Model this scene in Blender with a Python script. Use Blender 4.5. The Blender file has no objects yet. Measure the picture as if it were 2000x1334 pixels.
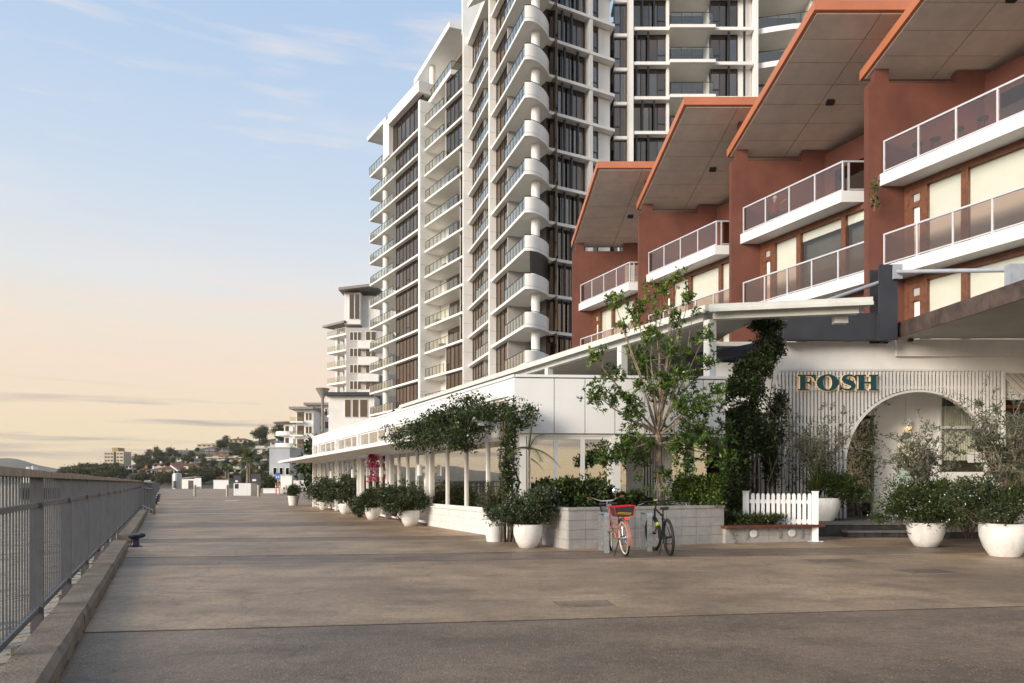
import bpy, math, random
import numpy as np
from mathutils import Vector, Matrix
sc = bpy.context.scene
R = math.radians
# ---------------------------------------------------------------- camera
F, H, HV = 1400.0, 1.37, 943.0          # focal length (px of a 2000 px wide frame), eye height, horizon row
cam = bpy.data.cameras.new('camera'); camo = bpy.data.objects.new('camera', cam)
sc.collection.objects.link(camo); sc.camera = camo
camo.location = (0, 0, H); camo.rotation_euler = (R(90), 0, 0)
cam.sensor_fit = 'HORIZONTAL'; cam.sensor_width = 36; cam.lens = 36*F/2000
cam.shift_y = (HV-667)/2000; cam.clip_start = .1; cam.clip_end = 9000
sc.render.resolution_x = 1024; sc.render.resolution_y = 683
# ---------------------------------------------------------------- sky
wd = bpy.data.worlds.new('World'); sc.world = wd; wd.use_nodes = True
nt = wd.node_tree; nt.nodes.clear()
def wn(t, **k):
    n = nt.nodes.new(t)
    for a, b in k.items(): setattr(n, a, b)
    return n
def srgb(r, g, b):
    f = lambda c: (c/255/12.92 if c < 11 else ((c/255+.055)/1.055)**2.4)
    return (f(r), f(g), f(b), 1)
SUN_AZ, SUN_EL = R(231), R(20)          # azimuth from +Y clockwise: behind and to the river side
tc = wn('ShaderNodeTexCoord'); nrm = wn('ShaderNodeVectorMath', operation='NORMALIZE')
sep = wn('ShaderNodeSeparateXYZ'); ramp = wn('ShaderNodeValToRGB')
nt.links.new(tc.outputs['Generated'], nrm.inputs[0]); nt.links.new(nrm.outputs[0], sep.inputs[0])
mr = wn('ShaderNodeMapRange'); mr.inputs['From Min'].default_value = -.02; mr.inputs['From Max'].default_value = .62
nt.links.new(sep.outputs['Z'], mr.inputs['Value']); nt.links.new(mr.outputs[0], ramp.inputs[0])
els = [(0, (240, 212, 165)), (.035, (243, 216, 170)), (.1, (243, 221, 184)), (.17, (244, 221, 190)), (.25, (244, 222, 200)),
       (.33, (240, 226, 208)), (.43, (226, 228, 228)), (.6, (203, 218, 235)), (.8, (184, 207, 234)), (1, (166, 195, 229))]
e = ramp.color_ramp.elements
while len(e) < len(els): e.new(.5)
for i, (p, c) in enumerate(els): e[i].position = p; e[i].color = srgb(*c)
def clouds(scale, lo, hi, seed):
    mp = wn('ShaderNodeMapping'); mp.inputs['Scale'].default_value = scale; mp.inputs['Location'].default_value = (seed, seed*.7, 0)
    ns = wn('ShaderNodeTexNoise'); ns.inputs['Scale'].default_value = 1; ns.inputs['Detail'].default_value = 6; ns.inputs['Roughness'].default_value = .55
    m = wn('ShaderNodeMapRange', clamp=True); m.inputs['From Min'].default_value = lo; m.inputs['From Max'].default_value = hi
    nt.links.new(nrm.outputs[0], mp.inputs[0]); nt.links.new(mp.outputs[0], ns.inputs[0]); nt.links.new(ns.outputs[0], m.inputs['Value'])
    return m.outputs[0]
def band(a, b, c, d):                   # 0 below a, 1 between b and c, 0 above d
    m1 = wn('ShaderNodeMapRange', clamp=True); m1.inputs['From Min'].default_value = a; m1.inputs['From Max'].default_value = b
    m2 = wn('ShaderNodeMapRange', clamp=True); m2.inputs['From Min'].default_value = d; m2.inputs['From Max'].default_value = c
    mm = wn('ShaderNodeMath', operation='MULTIPLY')
    nt.links.new(sep.outputs['Z'], m1.inputs['Value']); nt.links.new(sep.outputs['Z'], m2.inputs['Value'])
    nt.links.new(m1.outputs[0], mm.inputs[0]); nt.links.new(m2.outputs[0], mm.inputs[1]); return mm.outputs[0]
def over(base, fac, bnd, col, amt):
    m = wn('ShaderNodeMath', operation='MULTIPLY'); nt.links.new(fac, m.inputs[0]); nt.links.new(bnd, m.inputs[1])
    m2 = wn('ShaderNodeMath', operation='MULTIPLY'); nt.links.new(m.outputs[0], m2.inputs[0]); m2.inputs[1].default_value = amt
    x = wn('ShaderNodeMix', data_type='RGBA'); x.inputs['B'].default_value = col
    nt.links.new(m2.outputs[0], x.inputs['Factor']); nt.links.new(base, x.inputs['A']); return x.outputs['Result']
c = ramp.outputs[0]
c = over(c, clouds((3, 3, 60), .53, .66, 3.1), band(.005, .03, .09, .13), srgb(172, 158, 158), .85)
c = over(c, clouds((2, 2, 26), .50, .72, 8.3), band(.06, .12, .22, .3), srgb(252, 222, 198), .45)
c = over(c, clouds((2.2, 2.2, 9), .5, .75, 5.2), band(.2, .3, .6, .8), srgb(236, 232, 236), .6)
c = over(c, clouds((4, 4, 34), .55, .70, 4.4), band(.3, .42, .7, .9), srgb(244, 232, 226), .5)
bg = wn('ShaderNodeBackground'); bg.inputs[1].default_value = 1.0; nt.links.new(c, bg.inputs[0])
sky = wn('ShaderNodeTexSky', sky_type='NISHITA', sun_disc=False); sky.sun_elevation = SUN_EL; sky.sun_rotation = SUN_AZ
bg2 = wn('ShaderNodeBackground'); bg2.inputs[1].default_value = .012; nt.links.new(sky.outputs[0], bg2.inputs[0])
ad = wn('ShaderNodeAddShader'); wo = wn('ShaderNodeOutputWorld')
nt.links.new(bg.outputs[0], ad.inputs[0]); nt.links.new(bg2.outputs[0], ad.inputs[1]); nt.links.new(ad.outputs[0], wo.inputs[0])
# ---------------------------------------------------------------- sun: low evening light from over the river
sl = bpy.data.lights.new('sun', 'SUN'); sl.energy = 4.6; sl.angle = R(28); sl.color = (1, .89, .76)
so = bpy.data.objects.new('sun', sl); sc.collection.objects.link(so)
sd = Vector((math.sin(SUN_AZ)*math.cos(SUN_EL), math.cos(SUN_AZ)*math.cos(SUN_EL), math.sin(SUN_EL)))
so.rotation_euler = sd.to_track_quat('Z', 'Y').to_euler(); so.location = sd*60
vs = sc.view_settings; vs.view_transform = 'Standard'; vs.look = 'None'; vs.exposure = 0.0; vs.gamma = 1; vs.use_curve_mapping = False
# ---------------------------------------------------------------- helpers
COL = sc.collection.objects
rng = np.random.default_rng(7); random.seed(7)
K = .4857                                # the promenade runs along (-K, 1)
D = Vector((-K, 1, 0)).normalized()
def P(u, v, Y): return Vector(((u-1000)/F*Y, Y, H+(HV-v)/F*Y))
def Yg(v, z=0): return (H-z)*F/(v-HV)
def G(u, v, z=0): return P(u, v, Yg(v, z))
def S(o, Y, z=0): return Vector((o-K*Y, Y, z))
def fr(origin, xdir):
    x = Vector((xdir[0], xdir[1], 0)).normalized(); y = Vector((-x.y, x.x, 0))
    return Matrix(((x.x, y.x, 0, origin[0]), (x.y, y.y, 0, origin[1]), (0, 0, 1, origin[2] if len(origin) > 2 else 0), (0, 0, 0, 1)))
I4 = Matrix.Identity(4)
class MB:
    def __init__(s, M=None): s.v = []; s.f = []; s.M = M or I4
    def add(s, vs, fs):
        n = len(s.v); s.v += [tuple(s.M @ Vector(p)) for p in vs]; s.f += [tuple(i+n for i in f) for f in fs]; return s
    def box(s, x0, x1, y0, y1, z0, z1):
        return s.add([(x0,y0,z0),(x1,y0,z0),(x1,y1,z0),(x0,y1,z0),(x0,y0,z1),(x1,y0,z1),(x1,y1,z1),(x0,y1,z1)],
                     [(0,3,2,1),(4,5,6,7),(0,1,5,4),(1,2,6,5),(2,3,7,6),(3,0,4,7)])
    def prism(s, poly, z0, z1):          # counter-clockwise polygon; z may be callables of (x,y)
        n = len(poly); a = z0 if callable(z0) else (lambda x, y: z0); b = z1 if callable(z1) else (lambda x, y: z1)
        return s.add([(p[0],p[1],a(p[0],p[1])) for p in poly]+[(p[0],p[1],b(p[0],p[1])) for p in poly],
              [tuple(range(n-1,-1,-1)), tuple(range(n,2*n))]+[(i,(i+1)%n,(i+1)%n+n,i+n) for i in range(n)])
    def tube(s, pts, r, n=8, caps=True, closed=False):
        pts = [Vector(p) for p in pts]; m = len(pts); rs = r if isinstance(r, (list, tuple)) else [r]*m
        vs = []; prev = None
        for i, p in enumerate(pts):
            if closed: t = (pts[(i+1) % m]-pts[i-1])
            else: t = (pts[min(i+1, m-1)]-pts[max(i-1, 0)])
            t = t.normalized() if t.length > 1e-9 else Vector((0,0,1))
            if prev is None:
                a = Vector((0,0,1)) if abs(t.z) < .9 else Vector((1,0,0)); x = t.cross(a).normalized()
            else:
                x = prev-t*prev.dot(t); x = x.normalized() if x.length > 1e-6 else t.orthogonal().normalized()
            prev = x; y = t.cross(x)
            vs += [p+(x*math.cos(2*math.pi*k/n)+y*math.sin(2*math.pi*k/n))*rs[i] for k in range(n)]
        fs = [(i*n+k, i*n+(k+1)%n, ((i+1)%m)*n+(k+1)%n, ((i+1)%m)*n+k) for i in range(m if closed else m-1) for k in range(n)]
        if caps and not closed: fs += [tuple(range(n-1,-1,-1)), tuple((m-1)*n+k for k in range(n))]
        return s.add(vs, fs)
    def cyl(s, c, r, z0, z1, n=16): return s.tube([(c[0],c[1],z0),(c[0],c[1],z1)], r, n)
    def lathe(s, c, prof, n=28):         # prof: list of (radius, z)
        m = len(prof)
        vs = [(c[0]+r*math.cos(2*math.pi*k/n), c[1]+r*math.sin(2*math.pi*k/n), z) for r, z in prof for k in range(n)]
        fs = [(i*n+k, i*n+(k+1)%n, (i+1)*n+(k+1)%n, (i+1)*n+k) for i in range(m-1) for k in range(n)]
        fs += [tuple(range(n-1,-1,-1)), tuple((m-1)*n+k for k in range(n))]
        return s.add(vs, fs)
    def bar(s, a, b, w, h, up=(0,0,1)):  # rectangular bar from a to b
        a = Vector(a); b = Vector(b); t = (b-a).normalized(); u = Vector(up); x = t.cross(u)
        x = x.normalized() if x.length > 1e-4 else Vector((1,0,0)); y = x.cross(t)
        q = [x*(w/2*i)+y*(h/2*j) for i, j in ((-1,-1),(1,-1),(1,1),(-1,1))]
        return s.add([a+k for k in q]+[b+k for k in q], [(0,1,2,3),(7,6,5,4),(0,4,5,1),(1,5,6,2),(2,6,7,3),(3,7,4,0)])
    def build(s, name, mat, parent=None, smooth=False):
        me = bpy.data.meshes.new(name); me.from_pydata(s.v, [], s.f); me.materials.append(mat)
        if smooth: me.polygons.foreach_set('use_smooth', [True]*len(me.polygons))
        import bmesh
        bm = bmesh.new(); bm.from_mesh(me); bmesh.ops.recalc_face_normals(bm, faces=bm.faces); bm.to_mesh(me); bm.free()
        if smooth: me.set_sharp_from_angle(angle=R(40))
        return link(name, me, parent)
def link(name, me, parent=None, M=None):
    o = bpy.data.objects.new(name, me); COL.link(o)
    if M is not None: o.matrix_basis = M
    if parent is not None:
        o.parent = parent; o.matrix_parent_inverse = parent.matrix_basis.inverted() if parent.type == 'MESH' else Matrix.Translation(-ROOT(parent))
    return o
BASE = {}
def ROOT(p):                             # world translation of a parent (parents are never rotated or scaled unless meshes at origin)
    return BASE.get(p.name, Vector((0,0,0)))
def thing(name, label, cat, loc, group=None):
    o = bpy.data.objects.new(name, None); COL.link(o); o.location = loc; o.empty_display_size = .1
    BASE[o.name] = Vector(loc); return tag(o, label, cat, group)
def tag(o, label, cat, group=None):
    o['label'] = label; o['category'] = cat
    if group: o['group'] = group
    return o
def kind(o, k): o['kind'] = k; return o
CUBES = {}
def piece(name, mat, parent, M, x0, x1, y0, y1, z0, z1):   # a box as an object that shares one cube mesh per material
    me = CUBES.get(mat.name)
    if me is None:
        b = MB().box(-.5,.5,-.5,.5,-.5,.5); me = bpy.data.meshes.new('block_'+mat.name); me.from_pydata(b.v, [], b.f); me.materials.append(mat); CUBES[mat.name] = me
    T = M @ Matrix.Translation(((x0+x1)/2, (y0+y1)/2, (z0+z1)/2)) @ Matrix.Diagonal((x1-x0, y1-y0, z1-z0, 1))
    return link(name, me, parent, T)
# ---------------------------------------------------------------- materials
MATS = {}
def newmat(name):
    m = bpy.data.materials.new(name); m.use_nodes = True; n = m.node_tree; n.nodes.clear()
    o = n.nodes.new('ShaderNodeOutputMaterial'); b = n.nodes.new('ShaderNodeBsdfPrincipled'); n.links.new(b.outputs[0], o.inputs[0])
    return m, n, b, o
def mat(name, col, rough=.6, var=.06, scale=3., bump=0., bscale=40., metal=0., streak=0., col2=None, spec=.5, fine=0., emit=None):
    m, n, b, o = newmat(name); L = n.links.new
    b.inputs['Roughness'].default_value = rough; b.inputs['Metallic'].default_value = metal; b.inputs['Specular IOR Level'].default_value = spec
    g = n.nodes.new('ShaderNodeNewGeometry')
    ns = n.nodes.new('ShaderNodeTexNoise'); ns.inputs['Scale'].default_value = scale; ns.inputs['Detail'].default_value = 6; ns.inputs['Roughness'].default_value = .62
    L(g.outputs['Position'], ns.inputs[0])
    mx = n.nodes.new('ShaderNodeMix'); mx.data_type = 'RGBA'
    c2 = col2 or tuple(max(0, x*(1-3*var)) for x in col)
    c1 = tuple(min(1, x*(1+var)) for x in col)
    mx.inputs['A'].default_value = (*c2, 1); mx.inputs['B'].default_value = (*c1, 1)
    mm = n.nodes.new('ShaderNodeMapRange'); mm.inputs['From Min'].default_value = .3; mm.inputs['From Max'].default_value = .62
    L(ns.outputs[0], mm.inputs[0]); L(mm.outputs[0], mx.inputs['Factor']); out = mx.outputs['Result']
    if streak:                                              # rain streaks down vertical faces
        mp = n.nodes.new('ShaderNodeMapping'); mp.inputs['Scale'].default_value = (7, 7, .35); L(g.outputs['Position'], mp.inputs[0])
        n2 = n.nodes.new('ShaderNodeTexNoise'); n2.inputs['Scale'].default_value = 1; n2.inputs['Detail'].default_value = 5; L(mp.outputs[0], n2.inputs[0])
        m2 = n.nodes.new('ShaderNodeMapRange'); m2.inputs['From Min'].default_value = .54; m2.inputs['From Max'].default_value = .78
        m2.inputs['To Max'].default_value = streak; L(n2.outputs[0], m2.inputs[0])
        x2 = n.nodes.new('ShaderNodeMix'); x2.data_type = 'RGBA'; x2.inputs['B'].default_value = (*[c*.45 for c in col], 1)
        L(m2.outputs[0], x2.inputs['Factor']); L(out, x2.inputs['A']); out = x2.outputs['Result']
    if fine:
        n3 = n.nodes.new('ShaderNodeTexNoise'); n3.inputs['Scale'].default_value = 180; n3.inputs['Detail'].default_value = 2; L(g.outputs['Position'], n3.inputs[0])
        x3 = n.nodes.new('ShaderNodeMix'); x3.data_type = 'RGBA'; x3.blend_type = 'MULTIPLY'; x3.inputs['Factor'].default_value = fine
        L(out, x3.inputs['A']); L(n3.outputs[0], x3.inputs['B']); out = x3.outputs['Result']
    L(out, b.inputs['Base Color'])
    if bump:
        nb = n.nodes.new('ShaderNodeTexNoise'); nb.inputs['Scale'].default_value = bscale; nb.inputs['Detail'].default_value = 4; L(g.outputs['Position'], nb.inputs[0])
        bp = n.nodes.new('ShaderNodeBump'); bp.inputs['Strength'].default_value = bump; bp.inputs['Distance'].default_value = .02
        L(nb.outputs[0], bp.inputs['Height']); L(bp.outputs[0], b.inputs['Normal'])
    if emit: b.inputs['Emission Color'].default_value = (*emit[:3], 1); b.inputs['Emission Strength'].default_value = emit[3]
    return m
def glass(name, tint=(.9,.92,.9), refl=.12, rough=.01, gcol=(1,1,1), wave=0.):
    m = bpy.data.materials.new(name); m.use_nodes = True; n = m.node_tree; n.nodes.clear(); L = n.links.new
    o = n.nodes.new('ShaderNodeOutputMaterial'); mx = n.nodes.new('ShaderNodeMixShader'); t = n.nodes.new('ShaderNodeBsdfTransparent'); g = n.nodes.new('ShaderNodeBsdfGlossy')
    t.inputs[0].default_value = (*tint, 1); g.inputs['Roughness'].default_value = rough; g.inputs['Color'].default_value = (*gcol, 1)
    fz = n.nodes.new('ShaderNodeLayerWeight'); fz.inputs[0].default_value = .5
    pw = n.nodes.new('ShaderNodeMath'); pw.operation = 'POWER'; pw.inputs[1].default_value = 4.0; L(fz.outputs['Facing'], pw.inputs[0])
    mr = n.nodes.new('ShaderNodeMapRange'); mr.inputs['To Min'].default_value = refl
    L(pw.outputs[0], mr.inputs[0]); L(mr.outputs[0], mx.inputs[0]); L(t.outputs[0], mx.inputs[1]); L(g.outputs[0], mx.inputs[2]); L(mx.outputs[0], o.inputs[0])
    if wave:
        ge = n.nodes.new('ShaderNodeNewGeometry'); nz = n.nodes.new('ShaderNodeTexNoise'); nz.inputs['Scale'].default_value = .9; nz.inputs['Detail'].default_value = 1
        bp = n.nodes.new('ShaderNodeBump'); bp.inputs['Strength'].default_value = wave; bp.inputs['Distance'].default_value = .02
        L(ge.outputs['Position'], nz.inputs[0]); L(nz.outputs[0], bp.inputs['Height']); L(bp.outputs[0], g.inputs['Normal'])
    return m
def leafmat(name, c1, c2, c3=None, trans=.25, rough=.5):
    m, n, b, o = newmat(name); L = n.links.new
    at = n.nodes.new('ShaderNodeAttribute'); at.attribute_name = 'leaf'
    rp = n.nodes.new('ShaderNodeValToRGB'); rp.color_ramp.elements[0].color = (*c1, 1); rp.color_ramp.elements[1].color = (*c2, 1); rp.color_ramp.elements[1].position = .8
    if c3: x = rp.color_ramp.elements.new(.97); x.color = (*c3, 1)
    L(at.outputs['Fac'], rp.inputs[0]); L(rp.outputs[0], b.inputs['Base Color']); b.inputs['Roughness'].default_value = rough; b.inputs['Specular IOR Level'].default_value = .35
    t = n.nodes.new('ShaderNodeBsdfTranslucent'); L(rp.outputs[0], t.inputs[0]); ms = n.nodes.new('ShaderNodeMixShader'); ms.inputs[0].default_value = trans
    L(b.outputs[0], ms.inputs[1]); L(t.outputs[0], ms.inputs[2]); L(ms.outputs[0], o.inputs[0]); return m
M = {}
M['white'] = mat('white_paint', (.74,.73,.70), .5, .02, .7, .05, 60, streak=.10)
M['panel'] = mat('white_panel', (.77,.77,.76), .45, .015, .8, .03, 90, streak=.05)
M['cream'] = mat('cream_render', (.84,.82,.775), .75, .03, 1.2, .12, 120, streak=.08)
M['towerwhite'] = mat('tower_white', (.82,.805,.77), .7, .04, .25, .08, 30, streak=.18)
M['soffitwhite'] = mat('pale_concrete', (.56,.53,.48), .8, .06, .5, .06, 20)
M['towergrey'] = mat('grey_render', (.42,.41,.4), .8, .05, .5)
M['red'] = mat('terracotta_paint', (.16,.055,.036), .75, .09, .8, .22, 120, streak=.25)
M['orange'] = mat('fascia_paint', (.50,.175,.085), .55, .04, .8, .05, 50)
M['soffit'] = mat('soffit_board', (.74,.65,.56), .85, .04, 1.5, .05, 80)
M['timber'] = mat('dark_timber', (.16,.058,.025), .45, .15, 6, .1, 60)
M['blind'] = mat('roller_blind', (.86,.84,.78), .9, .015, 2, .04, 200)
M['steelgrey'] = mat('grey_steel_paint', (.035,.037,.046), .45, .06, 2, .05, 60)
M['gutter'] = mat('gutter_paint', (.62,.62,.57), .5, .04, 1.5, .04, 60, streak=.15)
M['brownfascia'] = mat('brown_metal', (.085,.058,.048), .5, .2, 3, .15, 25)
M['canopysoffit'] = mat('canopy_soffit', (.46,.44,.40), .85, .04, 1)
M['alu'] = mat('pale_aluminium', (.66,.67,.7), .35, .03, 3, metal=.3)
M['blackmetal'] = mat('black_metal', (.02,.02,.022), .4, .1, 4)
M['darkframe'] = mat('bronze_frame', (.045,.038,.036), .4, .1, 3)
M['tglass'] = glass('tower_glass', (.17,.12,.09), .19, .012, (.9,.74,.6), .12)
M['tglass2'] = glass('tower_glass_pale', (.3,.25,.21), .24, .015, (.9,.8,.7), .15)
M['balglass'] = glass('balcony_glass', (.88,.88,.80), .09, .01, (1,1,1), .03)
M['clear'] = glass('clear_glass', (.92,.93,.91), .05, .01, (1,1,1), .03)
M['doorglass'] = glass('door_glass', (.7,.7,.66), .10, .01, (1,.97,.9), .03)
M['redglass'] = glass('tinted_balcony_glass', (.80,.69,.64), .10, .01, (1,.93,.86), .03)
M['rglass'] = glass('shopfront_glass', (.55,.55,.5), .52, .005, (1,.97,.92), .05)
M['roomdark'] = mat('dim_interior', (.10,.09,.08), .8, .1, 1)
M['roomfloor'] = mat('interior_floor', (.16,.12,.09), .5, .1, 1)
M['rail'] = mat('galvanised_rail_paint', (.125,.128,.135), .55, .06, 5, .05, 80)
M['railtop'] = mat('weathered_rail_cap', (.33,.26,.19), .7, .14, 9, .3, 50)
M['kerb'] = mat('worn_concrete_beam', (.30,.232,.17), .9, .16, 2.0, .6, 35, fine=.6)
M['navy'] = mat('navy_bollard_paint', (.012,.016,.035), .35, .1, 10)
M['steel'] = mat('brushed_steel', (.5,.47,.42), .35, .05, 8, metal=.8)
M['galv'] = mat('galvanised_steel', (.42,.44,.44), .45, .1, 14, .06, 40, metal=.55)
M['block'] = mat('painted_block', (.50,.475,.445), .85, .07, 3, .5, 60, streak=.3, fine=.35)
M['blockcap'] = mat('block_capping', (.47,.44,.40), .9, .08, 6, .4, 60, fine=.35)
M['mortar'] = mat('mortar', (.40,.375,.34), .95, .06, 5, .3, 80)
M['bench'] = mat('bench_timber', (.15,.045,.03), .5, .15, 8, .15, 50)
M['pot'] = mat('white_pot', (.78,.76,.72), .55, .05, 3, .12, 50, streak=.4)
M['soil'] = mat('soil', (.05,.035,.025), .95, .2, 12, .6, 40)
M['darktile'] = mat('dark_stone_tile', (.035,.035,.037), .5, .2, 6, .1, 30)
M['paving'] = mat('platform_paving', (.13,.12,.11), .8, .1, 3, .2, 40)
M['bark'] = mat('tree_bark', (.30,.23,.16), .9, .25, 12, .6, 45)
M['barkgrey'] = mat('grey_twig', (.28,.23,.18), .9, .2, 12, .3, 60)
M['stemdark'] = mat('dark_stem', (.11,.08,.055), .9, .2, 12, .4, 60)
M['vine'] = leafmat('vine_leaf', (.020,.034,.010), (.058,.082,.022), (.10,.14,.04), .2)
M['bush'] = leafmat('bush_leaf', (.026,.042,.018), (.078,.100,.042), (.13,.15,.06), .2)
M['hedge'] = leafmat('hedge_leaf', (.022,.038,.010), (.062,.088,.022), (.13,.15,.035), .15, .35)
M['olive'] = leafmat('olive_leaf', (.07,.085,.05), (.16,.17,.105), (.25,.24,.16), .2)
M['grass'] = leafmat('strap_leaf', (.035,.065,.018), (.09,.13,.035), (.2,.18,.06), .25)
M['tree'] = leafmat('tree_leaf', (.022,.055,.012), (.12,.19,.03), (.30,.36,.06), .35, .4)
M['palm'] = leafmat('palm_leaf', (.03,.05,.018), (.09,.11,.035), (.2,.18,.05), .25)
M['hilltree'] = leafmat('hill_leaf', (.035,.042,.016), (.095,.092,.036), (.15,.125,.05), .15)
M['pink'] = leafmat('bougainvillea_bract', (.45,.02,.12), (.65,.06,.22), None, .3)
M['flower'] = mat('white_flower', (.8,.78,.76), .7, .02)
M['purple'] = leafmat('purple_leaf', (.035,.01,.018), (.10,.03,.045), None, .15)
M['teal'] = mat('teal_sign_face', (.008,.075,.085), .45, .05)
M['halo'] = mat('warm_sign_glow', (.9,.7,.45), .5, .02, emit=(1,.62,.28,.45))
M['lamp'] = mat('warm_lamp_glass', (.9,.7,.4), .4, .02, emit=(1,.5,.16,3.0))
M['copper'] = mat('copper', (.6,.25,.1), .3, .08, 5, metal=.9)
# ================================================================ SETTING: ground, water, far land
def deckmat(name, col, dark, speck=0.):
    m, n, b, o = newmat(name); L = n.links.new
    g = n.nodes.new('ShaderNodeNewGeometry')
    def noise(s, d=6, r=.6, sc=None):
        x = n.nodes.new('ShaderNodeTexNoise'); x.inputs['Scale'].default_value = s; x.inputs['Detail'].default_value = d; x.inputs['Roughness'].default_value = r
        if sc:
            mp = n.nodes.new('ShaderNodeMapping'); mp.inputs['Scale'].default_value = sc; L(g.outputs['Position'], mp.inputs[0]); L(mp.outputs[0], x.inputs[0])
        else: L(g.outputs['Position'], x.inputs[0])
        return x.outputs[0]
    def rng_(v, a, b_, c=0., d=1.):
        x = n.nodes.new('ShaderNodeMapRange'); x.inputs['From Min'].default_value = a; x.inputs['From Max'].default_value = b_
        x.inputs['To Min'].default_value = c; x.inputs['To Max'].default_value = d; L(v, x.inputs[0]); return x.outputs[0]
    def mix(f, a, bb, mode='MIX'):
        x = n.nodes.new('ShaderNodeMix'); x.data_type = 'RGBA'; x.blend_type = mode
        for s, v in (('Factor', f), ('A', a), ('B', bb)):
            if isinstance(v, (int, float)): x.inputs[s].default_value = v
            elif isinstance(v, tuple): x.inputs[s].default_value = (*v, 1)
            else: L(v, x.inputs[s])
        return x.outputs['Result']
    c = mix(rng_(noise(.35), .35, .65), dark, col)
    c = mix(rng_(noise(1.3, 8, .72, (.85, 1.15, 1)), .46, .68, 0, .7), c, tuple(x*.55 for x in dark))
    c = mix(rng_(noise(.7, 7, .65, (.7, 1.3, 1)), .52, .75, 0, .5), c, tuple(min(1, x*1.45) for x in col))
    c = mix(1., c, rng_(noise(14, 6, .75), .25, .75, .62, 1.32), 'MULTIPLY')
    c = mix(.8, c, rng_(noise(55, 3, .6), .25, .75, .6, 1.35), 'MULTIPLY')
    c = mix(rng_(noise(.25, 5, .6, (1, 1.2, 1)), .55, .72, 0, .45), c, tuple(x*.5 for x in dark))
    cv = n.nodes.new('ShaderNodeTexVoronoi'); cv.feature = 'DISTANCE_TO_EDGE'; cv.inputs['Scale'].default_value = .16
    wp = n.nodes.new('ShaderNodeVectorMath'); wp.operation = 'MULTIPLY_ADD'; nzz = n.nodes.new('ShaderNodeTexNoise'); nzz.inputs['Scale'].default_value = .7; nzz.inputs['Detail'].default_value = 8
    L(g.outputs['Position'], nzz.inputs[0]); L(nzz.outputs['Color'], wp.inputs[0]); wp.inputs[1].default_value = (2, 2, 0); L(g.outputs['Position'], wp.inputs[2]); L(wp.outputs[0], cv.inputs[0])
    c = mix(rng_(cv.outputs['Distance'], .0, .0035, .5, 0), c, tuple(x*.3 for x in dark))
    h = noise(60, 5)
    if speck:
        vo = n.nodes.new('ShaderNodeTexVoronoi'); vo.inputs['Scale'].default_value = 48; L(g.outputs['Position'], vo.inputs[0])
        sp = rng_(vo.outputs['Distance'], .16, .30, 1, 0)
        pick = rng_(noise(9, 2), .42, .62)
        mu = n.nodes.new('ShaderNodeMath'); mu.operation = 'MULTIPLY'; L(sp, mu.inputs[0]); L(pick, mu.inputs[1])
        mu2 = n.nodes.new('ShaderNodeMath'); mu2.operation = 'MULTIPLY'; L(mu.outputs[0], mu2.inputs[0]); mu2.inputs[1].default_value = speck
        c = mix(mu2.outputs[0], c, (.62,.52,.42)); h = vo.outputs['Distance']
    L(c, b.inputs['Base Color']); L(rng_(noise(.9, 5), .3, .7, .62, .5), b.inputs['Roughness'])
    bp = n.nodes.new('ShaderNodeBump'); bp.inputs['Strength'].default_value = .35; bp.inputs['Distance'].default_value = .012; L(h, bp.inputs['Height']); L(bp.outputs[0], b.inputs['Normal'])
    return m
M['smooth'] = deckmat('trowelled_concrete', (.42,.285,.172), (.23,.157,.10))
M['rough'] = deckmat('exposed_aggregate', (.25,.172,.11), (.145,.10,.066), .65)
EDGE = -1.035
gp = [S(EDGE, -40), (300, -40), (300, 330), S(EDGE, 168)+Vector((-6, 0, 0)), S(EDGE, 160)]
ground = MB().prism([(p[0], p[1]) for p in gp], -3.2, 0).build('ground', M['rough']); kind(ground, 'structure')
BD = Vector((6.8, -1, 0)).normalized()                       # joints across the promenade
BD = Vector((6.8, 1, 0)).normalized()
def band_poly(Y0, Y1, w=22):
    # strip between two joints that start at the kerb line at Y0 and Y1
    a = S(-.86, Y0); b = S(-.86, Y1); return [(a.x, a.y), tuple((a+BD*w)[:2]), tuple((b+BD*w)[:2]), (b.x, b.y)]
for Y0, Y1 in ((6.55, 11.75), (13.1, 16.2), (17.3, 21.8), (24.4, 31.5), (33, 58), (60, 90), (92, 150)):
    MB().prism(band_poly(Y0, Y1), .0, .004).build('concrete_panel', M['smooth'], ground)
M['jointfill'] = mat('dark_joint_sealant', (.05,.042,.035), .9, .1, 8)
for Yj in (6.52, 11.78, 13.07, 16.23, 17.27, 21.83, 24.37):
    MB().prism(band_poly(Yj-.012, Yj+.012), 0, .0025).build('expansion_joint', M['jointfill'], ground)
M['whiteline'] = mat('worn_line_paint', (.62,.58,.5), .8, .1, 6, fine=.5)
MB().prism(band_poly(31.75, 32.0, 9.6), 0, .005).build('painted_line', M['whiteline'], ground)
MB().prism([tuple(G(u, v)[:2]) for u, v in ((436, 979.5), (462, 979), (468, 976.5), (442, 977))], 0, .008).build('pale_patch', M['whiteline'], ground)
M['cover'] = mat('service_cover', (.12,.11,.10), .5, .15, 20, .2, 80, metal=.3)
for n, (u, v, s) in enumerate(((1140, 1180, .32), (1628, 1096, .5), (1806, 1117, .42), (614, 1025, .3))):
    p = G(u, v); c = thing('drain_cover', ['square metal cover set in the middle of the concrete deck', 'oblong metal cover in the deck before the picket fence',
        'oblong metal cover in the deck before the white pots', 'small pale cover plate near the row of bowl planters'][n], 'drain cover', p, 'service covers in the deck')
    f = fr(p, BD); MB(f).box(-s, s, -s*.6, s*.6, .002, .009).build('frame', M['kerb'], c); MB(f).box(-s*.9, s*.9, -s*.52, s*.52, .009, .014).build('plate', M['rough'], c)
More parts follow.
